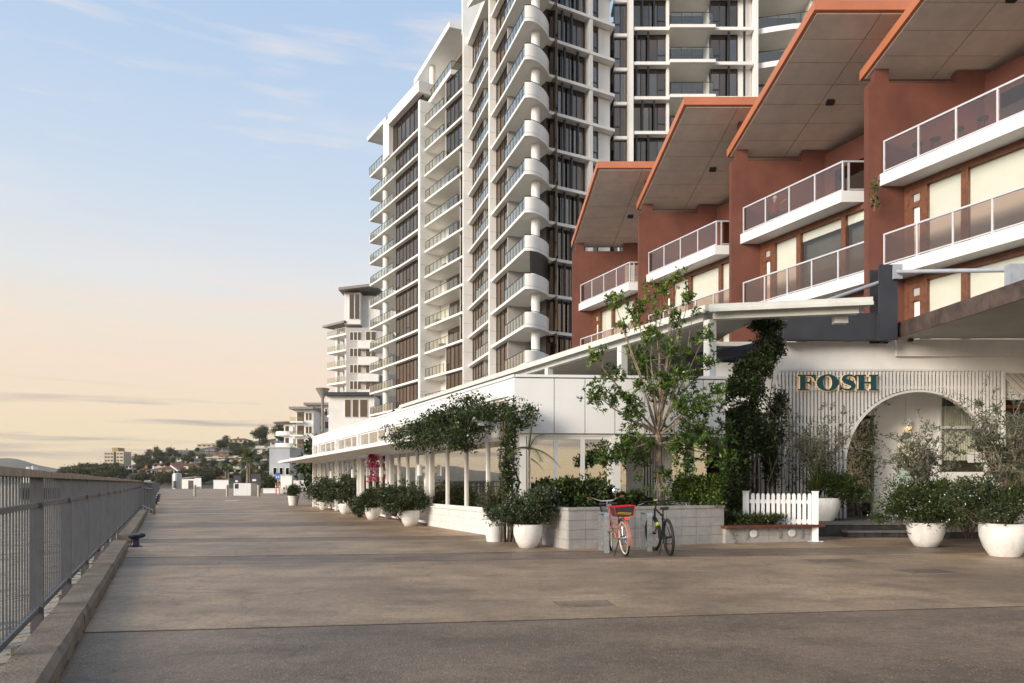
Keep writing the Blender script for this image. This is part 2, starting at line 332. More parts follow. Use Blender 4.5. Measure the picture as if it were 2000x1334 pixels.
# water
def watermat():
    m, n, b, o = newmat('river_water'); L = n.links.new
    b.inputs['Base Color'].default_value = (.03,.034,.03, 1); b.inputs['Roughness'].default_value = .08; b.inputs['IOR'].default_value = 1.33
    g = n.nodes.new('ShaderNodeNewGeometry'); a = None
    for s, st in ((.5, 1.), (2.2, .6), (6., .3)):
        mp = n.nodes.new('ShaderNodeMapping'); mp.inputs['Scale'].default_value = (s, s*.6, s); L(g.outputs['Position'], mp.inputs[0])
        x = n.nodes.new('ShaderNodeTexNoise'); x.inputs['Scale'].default_value = 1; x.inputs['Detail'].default_value = 3; L(mp.outputs[0], x.inputs[0])
        bp = n.nodes.new('ShaderNodeBump'); bp.inputs['Strength'].default_value = st*.8; bp.inputs['Distance'].default_value = .25/s; L(x.outputs[0], bp.inputs['Height'])
        if a: L(a, bp.inputs['Normal'])
        a = bp.outputs[0]
    L(a, b.inputs['Normal']); return m
M['water'] = watermat()
w = MB(); w.add([(-5000, -3000, -2.4), (400, -3000, -2.4), (400, 5000, -2.4), (-5000, 5000, -2.4)], [(0, 1, 2, 3)])
kind(w.build('river', M['water']), 'structure')
# hill at the end of the promenade
RU = [60, 100, 150, 200, 250, 300, 350, 400, 450, 500, 560, 640, 760, 1000]
RV = [941, 935, 925, 917, 908, 897, 885, 874, 866, 862, 855, 846, 840, 840]
def hz(X, Y):
    u = 1000+F*X/Y; v = float(np.interp(u, RU, RV)); t = min(1, max(0, (Y-185)/330.)); t = t*t*(3-2*t)
    return (HV-v)/F*520*t+.6*math.sin(X*.05)*math.cos(Y*.043)*t+.1
g = MB(); nx, ny = 56, 40
us = np.linspace(40, 1000, nx); ys = np.concatenate([np.linspace(176, 560, ny-6), [620, 700, 800, 950, 1100, 1300]])
g.add([((u-1000)/F*y, y, hz((u-1000)/F*y, y)) for y in ys for u in us], [(j*nx+i, j*nx+i+1, (j+1)*nx+i+1, (j+1)*nx+i) for j in range(ny-1) for i in range(nx-1)])
M['hillground'] = mat('hill_scrub', (.07,.07,.035), .95, .25, .08, .5, .6)
kind(g.build('hill', M['hillground'], None, True), 'structure')
def on_hill(u, v):
    for y in np.arange(178, 560, 1.5):
        p = P(u, v, y)
        if hz(p.x, y) >= p.z: return Vector((p.x, y, hz(p.x, y)))
    p = P(u, v, 540.); return Vector((p.x, 540., hz(p.x, 540.)))
# far ridge and opposite bank
def ridge(name, az0, az1, dist, hfun, m, n=90, depth=400):
    b = MB(); vs = []
    for i in range(n+1):
        a = R(az0+(az1-az0)*i/n); h = hfun(i/n)
        for k, (dd, hh) in enumerate(((0, -3), (depth*.12, h*.55), (depth*.4, h), (depth, h*.7), (depth*1.6, -3))):
            vs.append((math.sin(a)*(dist+dd), math.cos(a)*(dist+dd), hh))
    b.add(vs, [(i*5+k, (i+1)*5+k, (i+1)*5+k+1, i*5+k+1) for i in range(n) for k in range(4)])
    o = b.build(name, m, None, True); return kind(o, 'structure')
M['far'] = mat('far_hill_forest', (.10,.095,.07), .95, .1, .004)
ridge('distant_hills', -60, -22, 3000, lambda t: max(3, 82*math.exp(-((t-.62)/.16)**2)+64*math.exp(-((t-.35)/.2)**2)+5*math.sin(t*40)+3*math.sin(t*97)), M['far'])
M['bank'] = mat('wooded_bank', (.03,.036,.018), .95, .3, .06, .8, .4)
rr = np.random.default_rng(3); bh = rr.random(200)
ridge('opposite_bank', -178, -62, 330, lambda t: 10+6*math.sin(t*9)+4*math.sin(t*31+1)+5*bh[int(t*180)], M['bank'], 180, 120)
# ================================================================ FOLIAGE tools
def leaves(name, m, parent, pts, size, rs, aspect=.42, up=.2, out=None, kindstuff=True, tone=None):
    n = len(pts); pts = np.asarray(pts, float)
    a = rs.normal(size=(n, 3)); a[:, 2] += up
    if out is not None: a += out
    a /= np.linalg.norm(a, axis=1)[:, None]
    b = np.cross(a, rs.normal(size=(n, 3))); b /= np.linalg.norm(b, axis=1)[:, None]; c = np.cross(a, b)
    s = size*(.65+.7*rs.random(n))[:, None]
    v = np.stack([pts, pts+a*s*.45+b*s*aspect*.5+c*s*.06, pts+a*s, pts+a*s*.45-b*s*aspect*.5+c*s*.06], 1).reshape(-1, 3)
    me = bpy.data.meshes.new(name); me.vertices.add(4*n); me.vertices.foreach_set('co', v.ravel().astype('f'))
    me.loops.add(4*n); me.loops.foreach_set('vertex_index', np.arange(4*n, dtype='i'))
    me.polygons.add(n); me.polygons.foreach_set('loop_start', np.arange(0, 4*n, 4, dtype='i')); me.polygons.foreach_set('loop_total', np.full(n, 4, 'i'))
    me.update(calc_edges=True)
    t = rs.random(n)**1.3 if tone is None else np.clip(tone+.35*(rs.random(n)-.5), 0, 1)
    at = me.attributes.new('leaf', 'FLOAT', 'POINT'); at.data.foreach_set('value', np.repeat(t, 4).astype('f'))
    me.materials.append(m); o = link(name, me, parent)
    if kindstuff: o['kind'] = 'stuff'
    return o
def blob(c, rad, n, rs, clumps=40, sig=.2, zmin=None):
    d = rs.normal(size=(clumps, 3)); d /= np.linalg.norm(d, axis=1)[:, None]
    cc = d*(.45+.5*rs.random(clumps)**.6)[:, None]*(.82+.3*rs.random(clumps))[:, None]
    k = rs.integers(0, clumps, n); p = cc[k]+rs.normal(size=(n, 3))*sig
    p = p*np.asarray(rad)+np.asarray(c)
    if zmin is not None: p = p[p[:, 2] > zmin]
    return p
def blades(name, m, parent, c, n, length, spread, width, rs, seg=4, rise=1.):
    V = []; Fc = []; T = []
    for i in range(n):
        az = rs.random()*6.283; L = length*(.6+.5*rs.random()); out = spread*(.25+.9*rs.random()); b = np.array(c)+np.array([math.cos(az), math.sin(az), 0])*spread*.15*rs.random()
        side = np.array([-math.sin(az), math.cos(az), 0])*width*.5; k0 = len(V)
        for j in range(seg+1):
            t = j/seg; p = b+np.array([math.cos(az)*out*t**1.4, math.sin(az)*out*t**1.4, L*rise*(t-.55*out/ max(L, .01)*t*t*t)])
            w = (1-t)**.6; V += [p-side*w, p+side*w]
        Fc += [(k0+2*j, k0+2*j+1, k0+2*j+3, k0+2*j+2) for j in range(seg)]; T += [rs.random()]*(2*(seg+1))
    me = bpy.data.meshes.new(name); me.from_pydata([tuple(x) for x in V], [], Fc)
    at = me.attributes.new('leaf', 'FLOAT', 'POINT'); at.data.foreach_set('value', np.array(T, 'f')); me.materials.append(m)
    o = link(name, me, parent); o['kind'] = 'stuff'; return o
def limb(mb, a, b, r0, r1, rs, wig=.08, n=5):
    a = Vector(a); b = Vector(b); L = (b-a).length; pts = []
    for i in range(n+1):
        t = i/n; p = a.lerp(b, t); w = wig*L*math.sin(math.pi*t)
        pts.append(p+Vector(tuple(rs.normal(size=3)*w*.5)))
    mb.tube(pts, [r0+(r1-r0)*i/n for i in range(n+1)], 7); return pts
# ================================================================ APARTMENT TOWER
ZB = lambda k: 23.26+3.1*k               # underside of floor slab k
tw = thing('apartment_tower', 'tall white apartment tower with dark glazing and stacked rounded corner balconies', 'tower', (0, 70, 0))
def V2(a): return Vector((a[0], a[1], 0))
def railing(parent, Fm, x0, x1, y, z, h=1.05, step=1.1, m=None, g=None, ends=(), rt=.022, name='railing'):
    # framed glass balustrade: one metal part, one glass part
    m = m or M['blackmetal']; g = g or M['balglass']
    n = max(1, round((x1-x0)/step)); b = MB(Fm)
    for i in range(n+1):
        x = x0+(x1-x0)*i/n; b.box(x-rt, x+rt, y-rt, y+rt, z, z+h-rt*1.2)
    b.box(x0-rt, x1+rt, y-rt*1.3, y+rt*1.3, z+h-rt, z+h+rt)
    for xe, ye in ends:                  # return at an end, running inwards
        b.box(xe-rt*.9, xe+rt*.9, y+rt*1.4, ye, z+h-rt*.9, z+h+rt*.8); b.box(xe-rt*.9, xe+rt*.9, ye-rt, ye+rt, z, z+h-rt)
    r = b.build(name, m, parent)
    gb = MB(Fm).box(x0, x1, y-.006, y+.006, z+.06, z+h-.06)
    for xe, ye in ends: gb.box(xe-.006, xe+.006, y+.03, ye, z+.06, z+h-.06)
    gb.build('glass_panel', g, r)
WR = np.random.default_rng(99)
def glazing(parent, Fm, x0, x1, y, z0, z1, n, depth=.12, m=None, g=None, vent=(), name='window', fin=()):
    m = m or M['darkframe']; g = g or M['tglass']; b = MB(Fm); w = (x1-x0)/n; t = .045
    for i in range(n+1): b.box(x0+w*i-t, x0+w*i+t, y-.02, y+depth, z0, z1)
    for i in range(n):
        b.box(x0+w*i+t, x0+w*(i+1)-t, y-.015, y+depth-.01, z0, z0+.09); b.box(x0+w*i+t, x0+w*(i+1)-t, y-.015, y+depth-.01, z1-.12, z1)
        if i in vent: b.box(x0+w*i+t, x0+w*(i+1)-t, y-.018, y+depth-.01, z0+.92, z0+1.02)
    wobj = b.build(name, m, parent)
    for i in range(n):
        q = WR.random(); piece('pane', M['tglass2'] if q < .3 and g is M['tglass'] else g, wobj, Fm, x0+w*i+t, x0+w*(i+1)-t, y+.03, y+.05, z0+.09, z1-.12)
        if q < .34: piece('blind' if q < .17 else 'curtain', M['blind'] if q < .25 else M['towergrey'], wobj, Fm, x0+w*i+t, x0+w*(i+1)-t-(w*.4 if q > .25 else 0), y+.09, y+.11, z0+.1 if q > .17 else z1-.3-1.6*WR.random(), z1-.13)
    for xf in fin: piece('sunshade_fin', M['blackmetal'], parent, Fm, xf-.07, xf+.07, y-.5, y-.3, z0-.02, z1+.02)
    return wobj
# --- core behind everything
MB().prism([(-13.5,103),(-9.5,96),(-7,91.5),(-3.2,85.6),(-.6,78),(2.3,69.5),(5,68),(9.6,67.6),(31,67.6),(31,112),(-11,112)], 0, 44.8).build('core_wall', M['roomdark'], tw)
A1, B1 = V2((-20.3,102.4)), V2((-11.25,88.0)); F1 = fr(A1, B1-A1); L1 = (B1-A1).length
A2, B2 = V2((-10.66,87.56)), V2((-5.34,79.2)); F2 = fr(A2, B2-A2); L2 = (B2-A2).length
A3, B3 = V2((-4.75,77.9)), V2((-2.16,69.6)); F3 = fr(A3, B3-A3); L3 = (B3-A3).length
A4, B4 = V2((-1.94,67.06)), V2((1.02,58.04)); F4 = fr(A4, B4-A4); L4 = (B4-A4).length
FF = fr((3.13,60.5), (6.0,3.15)); LF = 6.78
rr = np.random.default_rng(11)
# blades between the bays
piece('blade_wall', M['towerwhite'], tw, F2, -.55, 0, -.62, 4.5, 0, ZB(8)-.0)
piece('blade_wall', M['towerwhite'], tw, F3, -.40, 0, -.55, 4.5, 0, ZB(9)-.9)
piece('blade_wall', M['towerwhite'], tw, F4, -.40, 0, -.16, 4.5, 0, ZB(10))
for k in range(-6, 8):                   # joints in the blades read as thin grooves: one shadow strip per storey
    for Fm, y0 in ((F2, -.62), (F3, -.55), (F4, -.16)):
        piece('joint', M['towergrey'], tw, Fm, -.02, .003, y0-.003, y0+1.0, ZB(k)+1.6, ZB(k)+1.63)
# bay 1: open corner balcony and a glazed bay
for k in range(-6, 8):
    z = ZB(k); zt = z+.25; zn = ZB(k+1)
    piece('floor_slab', M['towerwhite'], tw, F1, 0, L1-.02, 0, 5.5, z, zt)
    if k < 7:
        glazing(tw, F1, 8.2, L1-.05, .55, zt, zn, 8, vent=(3,) if k % 2 else (1, 6))
        railing(tw, F1, .1, 8.2, .1, zt, 1.05, 1.0, ends=((.1, 2.6),))
        piece('upstand', M['towerwhite'], tw, F1, -.12, -.0, 0, 3.2, z-.05, zt+.95 if k < 5 else zt+.1)
        piece('balcony_wall', M['cream'], tw, F1, 5.2, 8.2, 3.1, 3.3, zt, zn)
        piece('balcony_door', M['tglass'], tw, F1, 5.4, 7.6, 3.05, 3.09, zt, zn-.3)
        piece('party_wall', M['cream'], tw, F1, 8.12, 8.2, .7, 3.1, zt, zn)
MB(F1).cyl((4.1, .75), .42, 0, ZB(7), 20).build('column', M['towerwhite'], tw, True)
MB(F1).cyl((4.1, .75), .36, ZB(7)+.25, 50.2, 20).build('column', M['towerwhite'], tw, True)
# penthouse over bay 1
z7 = ZB(7)+.25
piece('roof', M['towerwhite'], tw, F1, -.3, 6.6, -.3, 6, 50.2, 50.75)
piece('blade_wall', M['towerwhite'], tw, F1, 5.6, 7.6, -.25, 2.2, z7+.0, 50.2)
piece('roof', M['towerwhite'], tw, F1, 7.6, L1+.3, -.35, 6, 49.2, 50.6)
glazing(tw, F1, 7.6, L1-.1, .4, z7, 49.2, 7, vent=(2,))
railing(tw, F1, .1, 5.6, -.1, z7, 1.05, 1.0, ends=((.1, 2.6),))
# bay 2: long balconies between two blades
for k in range(-6, 8):
    z = ZB(k); zt = z+.25; zn = ZB(k+1)
    piece('floor_slab', M['towerwhite'], tw, F2, 0, L2, 0, 5, z, zt)
    wide = k <= -3 or k >= 5; xw = 4.9 if wide else 8.4
    piece('balcony_wall', M['towerwhite'], tw, F2, 0, xw, 2.2, 2.5, zt, zn)
    piece('balcony_door', M['tglass'], tw, F2, 1.6+.4*(k % 3), xw-.9, 2.14, 2.18, zt, zn-.25)
    glazing(tw, F2, xw+.1, L2-.02, .4, zt, zn, 5 if wide else 2, vent=(0, 3) if wide else (0,))
    piece('party_wall', M['cream'], tw, F2, xw, xw+.08, .35, 2.2, zt, zn)
    railing(tw, F2, .1, xw-.05, .08, zt, 1.05, 1.0, ends=((xw-.1, .9),))
    if rr.random() < .6:
        x = .8+rr.random()*3; piece('balcony_table', M['blackmetal' if rr.random() < .5 else 'timber'], tw, F2, x, x+.8, .7, 1.3, zt, zt+.7)
# projecting terrace and big roof over bay 2
ter = [(-12.6,93.2), (-7.0,81.8), (-5.42,82.4), (-3.4,84.5), (-7,93)]
MB().prism(ter, ZB(8)-.0, ZB(8)+.55).build('terrace_slab', M['towerwhite'], tw)
roofp = [(-12.95,94.6), (-7.2,82.6), (-5.44,83.2), (-3.2,86), (-7,95)]
MB().prism(roofp, 53.9, 54.6).build('roof', M['towerwhite'], tw)
FT = fr((-12.6,93.2), (5.6,-11.4)); LT = 12.7
railing(tw, FT, .15, LT-.15, .15, ZB(8)+.55, 1.1, 1.15, ends=((LT-.15, 1.6),))
MB(FT).cyl((3.6, 1.1), .38, ZB(8)+.55, 53.9, 20).build('column', M['towerwhite'], tw, True)
piece('penthouse_wall', M['cream'], tw, FT, .6, 12, 3.0, 3.3, ZB(8)+.55, 53.9)
piece('penthouse_door', M['tglass'], tw, FT, 5, 11.5, 2.93, 2.97, ZB(8)+.6, 53.2)
piece('blade_wall', M['towerwhite'], tw, F3, -.62, -.02, -.6, 5.2, ZB(9)-.9, 54.62)
# bay 3
for k in range(-6, 8):
    z = ZB(k); zt = z+.25; zn = ZB(k+1) if k < 7 else 49.0
    MB(F3).prism([(.02, 0), (L3-.03, 0), (L3-.03, 5), (.02, 5)], z, zt).build('floor_slab', M['towerwhite'], tw)
    glazing(tw, F3, .05, 4.6, .5, zt, zn, 4, vent=(2,))
    piece('party_wall', M['towergrey'], tw, F3, 4.65, 4.8, .5, 2.4, zt, zn)
    piece('balcony_door', M['tglass'], tw, F3, 4.8, L3-.1, 2.4, 2.45, zt, zn)
    railing(tw, F3, 3.0, L3-.1, .1, zt, 1.05, .9)
piece('roof', M['towerwhite'], tw, F3, -.02, L3+.3, -.1, 5, 49.0, 49.7)
# bay 4 with rounded corner, and the straight front
def arc(off=0.):
    pts = []
    c0 = Vector((1.02,58.04)); c3 = Vector((3.13,60.5)); t0 = Vector((.312,-.95)); t3 = Vector((.25,.97))
    for i in range(15):
        t = i/14; h = [2*t**3-3*t*t+1, t**3-2*t*t+t, -2*t**3+3*t*t, t**3-t*t]
        p = c0*h[0]+Vector((2.6,-.9))*h[1]*1.25+c3*h[2]+Vector((.45,2.6))*h[3]*1.1
        pts.append(p)
    if off:
        q = []
        for i, p in enumerate(pts):
            t = (pts[min(i+1, 14)]-pts[max(i-1, 0)]).normalized(); q.append(p+Vector((-t.y, t.x))*off)
        return q
    return pts
outer = arc(); inner = arc(.16)
E = FF @ Vector((LF, 0, 0)); slabpoly = [tuple(A4[:2])]+[tuple(p) for p in outer]+[(E.x, E.y), (8.7,66.5), (5,70), (2.4,70.5)]
for k in range(-5, 10):
    z = ZB(k); zt = z+.25; zn = ZB(k+1)
    MB().prism(slabpoly, z, zt).build('floor_slab', M['towerwhite'], tw)
    pr = [tuple(p) for p in outer]+[tuple(p) for p in reversed(inner)]
    par = MB().prism(pr, zt+.03, zt+1.0).build('curved_parapet', M['towerwhite'], tw, True)
    MB().tube([(p.x, p.y, zt+1.1) for p in arc(.08)], .03, 6).build('handrail', M['blackmetal'], par)
    MB().prism([tuple(p) for p in arc(.03)]+[tuple(p) for p in reversed(arc(.13))], zt-.0, zt+.04).build('shadow_gap', M['towergrey'], par)
    MB().cyl((1.95, 59.55), .36, zt, zn, 20).build('column', M['towerwhite'], tw, True)
    glazing(tw, F4, .05, 3.6, .5, zt, zn, 3)
    piece('party_wall', M['towergrey'], tw, F4, 3.65, 3.85, .4, 3.2, zt, zn)
    piece('balcony_door', M['tglass'], tw, F4, 3.85, L4-1.0, 3.2, 3.25, zt, zn)
    railing(tw, F4, 3.9, L4-.03, .08, zt, 1.05, .85)
    if k == -2:
        sh = MB().prism([tuple(p) for p in arc(.1)[2:]]+[tuple(p) for p in reversed(arc(.2)[2:])], zt+1.1, zn-.02).build('louvre_screen', M['darkframe'], tw, True)
        for j in range(14): MB().prism([tuple(p) for p in arc(.06)[2:]]+[tuple(p) for p in reversed(arc(.1)[2:])], zt+1.16+j*.115, zt+1.22+j*.115).build('louvre', M['darkframe'], sh)
    s1 = .25 if k % 2 else .0
    glazing(tw, FF, .25, 4.0, .75, zt, zn, 5, fin=(1.25+s1, 2.2+s1) if k % 2 else (.8, 1.75, 3.1))
    b = MB(FF).box(.15, .25, .75, 3.6, zt, zn); b.build('window_frame', M['darkframe'], tw)
    piece('side_pane', M['tglass'], tw, FF, .17, .2, .9, 3.6, zt+.02, zn-.1)
    piece('pier', M['towerwhite'], tw, FF, 4.15, 4.48, .05, 1.2, zt, zn)
    glazing(tw, FF, 4.5, 5.45, .75, zt, zn, 1, vent=(0,))
    piece('wall_panel', M['towerwhite'], tw, FF, 5.5, 6.75, .7, 1.2, zt, zn-.06)
MB().prism([(-4.3,69.2),(-2.4,65.5),(1,58.1),(1,66)], 47.2, 47.6).build('terrace_slab', M['towerwhite'], tw)
# frontal wing
FW = fr((0, 64), (1, 0)); X = lambda u: (u-1000)/F*64
for k in range(-2, 10):
    z = ZB(k)-.05; zt = z+.28; zn = ZB(k+1)-.05
    glazing(tw, FW, X(1203), X(1227.5), 1.2, zt+1.2 if False else zt, zn, 2, vent=(0,))
    piece('floor_slab', M['towerwhite'], tw, FW, X(1202), X(1228), .95, 3, z, zt)
    piece('floor_slab', M['towerwhite'], tw, FW, X(1238), X(1472), 0, 3.4, z, zt)
    sh = .55 if k % 3 == 0 else 0
    glazing(tw, FW, X(1238), X(1303), .7, zt, zn, 4, vent=(3,), fin=(X(1244)+sh, X(1267)+sh))
    piece('pier', M['towerwhite'], tw, FW, X(1303.5), X(1309), .4, 3, zt, zn)
    piece('balcony_edge', M['towerwhite'], tw, FW, X(1307), X(1396), -.35, -.003, z+.02, zt+.02)
    railing(tw, FW, X(1309), X(1391), -.25, zt+.02, 1.1, .98, m=M['darkframe'])
    piece('balcony_door', M['tglass'], tw, FW, X(1309), X(1375), 2.9, 2.95, zt, zn-.5)
    piece('bulkhead', M['roomdark'], tw, FW, X(1309), X(1392), 2.85, 3.3, zn-.5, zn)
    piece('balcony_wall', M['towerwhite'], tw, FW, X(1390), X(1392.5), 1.2, 2.9, zt, zn)
    glazing(tw, FW, X(1392.5), X(1444), .7, zt, zn, 3, vent=(0,), fin=(X(1432)-.3,))
    piece('wall_panel', M['towerwhite'], tw, FW, X(1446), X(1472), .72, 1.1, zt, zn)
    piece('sunshade_fin', M['blackmetal'], tw, FW, X(1454), X(1457.5), .2, .4, zt, zn)
    q = [(X(1481), .5), (X(1510), .1), (X(1545), -.3), (X(1585), -.5), (X(1625), -.5), (X(1625), 4), (X(1481), 4)]
    MB(FW).prism(q, z-.1, zt+.1).build('floor_slab', M['towerwhite'], tw)
    fb = fr(FW @ Vector((X(1481), .6, 0)), (X(1585)-X(1481), -1.0)); railing(tw, fb, .1, 4.7, .06, zt+.1, 1.1, .95, m=M['darkframe'])
    piece('balcony_door', M['tglass'], tw, FW, X(1481), X(1580), 3.0, 3.05, zt, zn)
    piece('wall_panel', M['towerwhite'], tw, FW, X(1585), X(1667), .3, 2, z, zn-.02)
piece('pier', M['towerwhite'], tw, FW, X(1228.5), X(1237), -.1, 3, 0, ZB(10))
piece('pier', M['towerwhite'], tw, FW, X(1473), X(1480), -.15, 3, 0, ZB(10))
# ================================================================ TERRACE HOUSES with terracotta fins
def townhouse(Y, label, blinds, shutters=False, last=False):
    o = 36100/F; ox, oy = o-K*Y, Y; T = Matrix.Translation((ox, oy, 0))
    t = thing('townhouse', label, 'townhouse', (ox, oy, 0), 'townhouses in the stepped terrace')
    b = MB(T).box(0, 9, -.35, 0, 4.5, 15.9).box(3.2, 9, -.347, -.003, 15.9, 16.35); b.build('fin_wall', M['red'], t)
    piece('roof_post', M['red'], t, T, .22, .74, -.33, -.02, 15.9, 16.45)
    if not last: piece('roof_post', M['red'], t, T, .35, .85, -.3, -.05, 16.8, 17.95)
    # roof: rises from the far fin towards the near side
    zl, zh = 16.3, 17.9; y0, y1 = .3, -7.6
    zf = lambda x, y: zl+(zh-zl)*(y-y0)/(y1-y0)
    poly = [(-.02, y0), (.69, y1), (9.5, y1), (9.5, y0)]
    rf = MB(T).prism(poly, lambda x, y: zf(x, y)+.04, lambda x, y: zf(x, y)+.38).build('roof', M['orange'], t)
    # soffit boards
    rows, cols = 7, (0, .27, .62, 1.0)
    for r in range(rows):
        for c in range(3):
            def q(a, bq):
                y = y0-.12+(y1-y0+.24)*a; xl = -.02+.71*a+.12; x = xl+(9.3-xl)*bq; return (x, y)
            g = .006; g2 = .0018
            pp = [q(r/rows+g2, cols[c]+g2), q((r+1)/rows-g2, cols[c]+g2), q((r+1)/rows-g2, cols[c+1]-g2), q(r/rows+g2, cols[c+1]-g2)]
            MB(T).prism(pp, lambda x, y: zf(x, y), lambda x, y: zf(x, y)+.036).build('soffit_panel', M['soffit'], rf)
    lf = (3.0, -3.4); piece('soffit_lamp', M['blackmetal'], t, T, lf[0], lf[0]+.3, lf[1], lf[1]+.2, zf(*lf)-.16, zf(*lf)+.0)
    # body of the house
    wl = fr((ox+1.33, oy-.35, 0), (K, -1)); inner_ = [(1.75, -.36), (4.55, -6.1), (9, -6.1), (9, -.36)]
    MB(T).prism(inner_, 4.5, 12.15).build('inner_wall', M['roomdark'], t)
    MB(T).prism([(4.2, -.36), (6.6, -5.4), (9, -5.4), (9, -.36)], 12.6, 16.2).build('upper_wall', M['red'], t)
    piece('terrace_door', M['tglass'], t, fr((ox+4.2, oy-.36, 0), (2.4, -5.04)), .6, 5.0, -.06, -.02, 12.62, 15.2)
    # floors and balconies
    sl = {3: [(.4, -.355), (2.73, -5.2), (6, -5.2), (6, -.355)], 2: [(.4, -.355), (3.2, -6.12), (7, -6.12), (7, -.355)]}
    for lv, zb in ((3, 12.15), (2, 8.78)):
        s = MB(T).prism(sl[lv], zb, zb+.43).build('balcony_slab', M['panel'], t)
        ps = [Vector((sl[lv][0][0]+.13, sl[lv][0][1]-.08, 0)), Vector((sl[lv][1][0]+.1, sl[lv][1][1]+.08, 0))]
        zt = zb+.43; Lr = (ps[1]-ps[0]).length; Fr = fr((ox+ps[0].x, oy+ps[0].y, 0), ps[1]-ps[0]); n = 4 if lv == 3 else 5
        rl = MB(Fr); 
        for i in range(n+1): rl.box(Lr*i/n-.03, Lr*i/n+.03, -.03, .03, zt, zt+1.12)
        rl.box(-.03, Lr+.03, -.035, .035, zt+1.12, zt+1.18)
        for i in range(n): rl.box(Lr*i/n+.03, Lr*(i+1)/n-.03, -.02, .02, zt+.06, zt+.1)
        if lv == 3:
            e = ps[1]; rl2 = MB(T)
            for x in (.22, .95): rl2.box(e.x+x-.03, e.x+x+.03, e.y-.03, e.y+.03, zt, zt+1.12)
            rl2.box(e.x+.04, e.x+2.4, e.y-.035, e.y+.035, zt+1.121, zt+1.179).box(e.x+.26, e.x+2.4, e.y-.02, e.y+.02, zt+.06, zt+.1)
            r2 = rl2.build('end_railing', M['alu'], t); piece('glass_panel', M['redglass'], r2, T, e.x+.25, e.x+2.3, e.y-.006, e.y+.006, zt+.1, zt+1.12)
        r = rl.build('railing', M['alu'], t)
        for i in range(n): piece('glass_panel', M['redglass'], r, Fr, Lr*i/n+.03, Lr*(i+1)/n-.03, -.006, .006, zt+.1, zt+1.12)
    # timber windows of the two lower levels
    for zf0, zc in ((9.21, 12.15), (5.85, 8.78)):
        fb = MB(wl)
        for x0, x1 in ((0, .16), (.68, .86), (2.05, 2.28), (4.3, 4.5), (6.0, 6.2)): fb.box(x0, x1, -.05, .2, zf0, zc-.24)
        fb.box(0, 6.2, -.06, .21, zc-.24, zc-.005)
        fb.box(.16, .32, -.04, .1, zf0, zc-.24).box(.58, .68, -.04, .1, zf0, zc-.24).box(.32, .58, -.04, .1, zc-.44, zc-.24).box(.32, .58, -.04, .1, zc-.9, zc-.72)
        w_ = fb.build('window_frame', M['timber'], t)
        piece('vent_grille', M['towergrey'], w_, wl, .33, .57, .0, .04, zc-.72, zc-.45)
        piece('blind', M['blind'], w_, wl, .32, .58, .05, .07, zf0, zc-.9)
        for x0, x1 in ((.86, 2.05), (2.28, 4.3), (4.5, 6.0)):
            if blinds == 1 or x0 < 1: piece('blind', M['blind'], w_, wl, x0, x1, .10, .12, zf0+.02, zc-.24)
            else: piece('blind', M['blind'], w_, wl, x0, x1, .10, .12, zc-.6, zc-.24)
            piece('pane', M['clear'], w_, wl, x0+.01, x1-.01, .05, .06, zf0+.04, zc-.24)
    if shutters:
        f2 = MB(T).box(3.3, 8.5, -.42, -.352, 13.0, 15.0); so_ = f2.build('shutter_frame', M['gutter'], t)
        for j in range(12): piece('louvre', M['gutter'], so_, T, 3.4, 8.4, -.46, -.42, 13.1+j*.155, 13.2+j*.155)
    return t, T
TH = [townhouse(45.3, 'farthest stepped townhouse beside the tower, with white louvred shutters under its roof', 1, True),
      townhouse(39.0, 'stepped townhouse with cream blinds directly behind the top of the young tree', 1),
      townhouse(32.7, 'stepped townhouse with uncurtained windows and someone seated on its upper balcony', 2),
      townhouse(26.4, 'stepped townhouse above the brown canopy, with bar stools on its upper balcony', 1, last=True)]
M['louvre'] = M['alu']
ac = thing('roof_louvre_screen', 'low white louvred plant screen behind the farthest terracotta roof', 'louvre screen', P(1240, 330, 50))
for j in range(6): piece('louvre', M['alu'], ac, I4, (1207-1000)/F*50, (1292-1000)/F*50, 50, 50.15, 23.2+j*.13-1.2, 23.27+j*.13-1.2)
for x in (1209, 1289): piece('post', M['alu'], ac, I4, (x-1000)/F*50-.05, (x-1000)/F*50+.05, 50.16, 50.26, 16, 22.75)
# podium that carries the terrace and the tower
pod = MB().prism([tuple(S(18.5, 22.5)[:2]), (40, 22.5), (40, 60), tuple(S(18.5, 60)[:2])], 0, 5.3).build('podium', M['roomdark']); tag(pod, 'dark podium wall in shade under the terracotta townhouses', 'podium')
# creeper on the balcony of the near house
rs = np.random.default_rng(5)
cr = thing('creeper', 'small yellow-green creeper hanging from the white balcony corner on the fin', 'plant', P(1708, 400, 25.6))
pts = np.array([P(1712+rs.normal()*4-(v-350)*.05, v, 25.55) for v in np.linspace(345, 405, 60)]); leaves('foliage', M['tree'], cr, pts+rs.normal(size=pts.shape)*.05, .16, rs, .5, -.3)
MB().tube([P(1716, 343, 25.6), P(1712, 370, 25.58), P(1707, 412, 25.6)], .012, 5).build('stem', M['barkgrey'], cr)
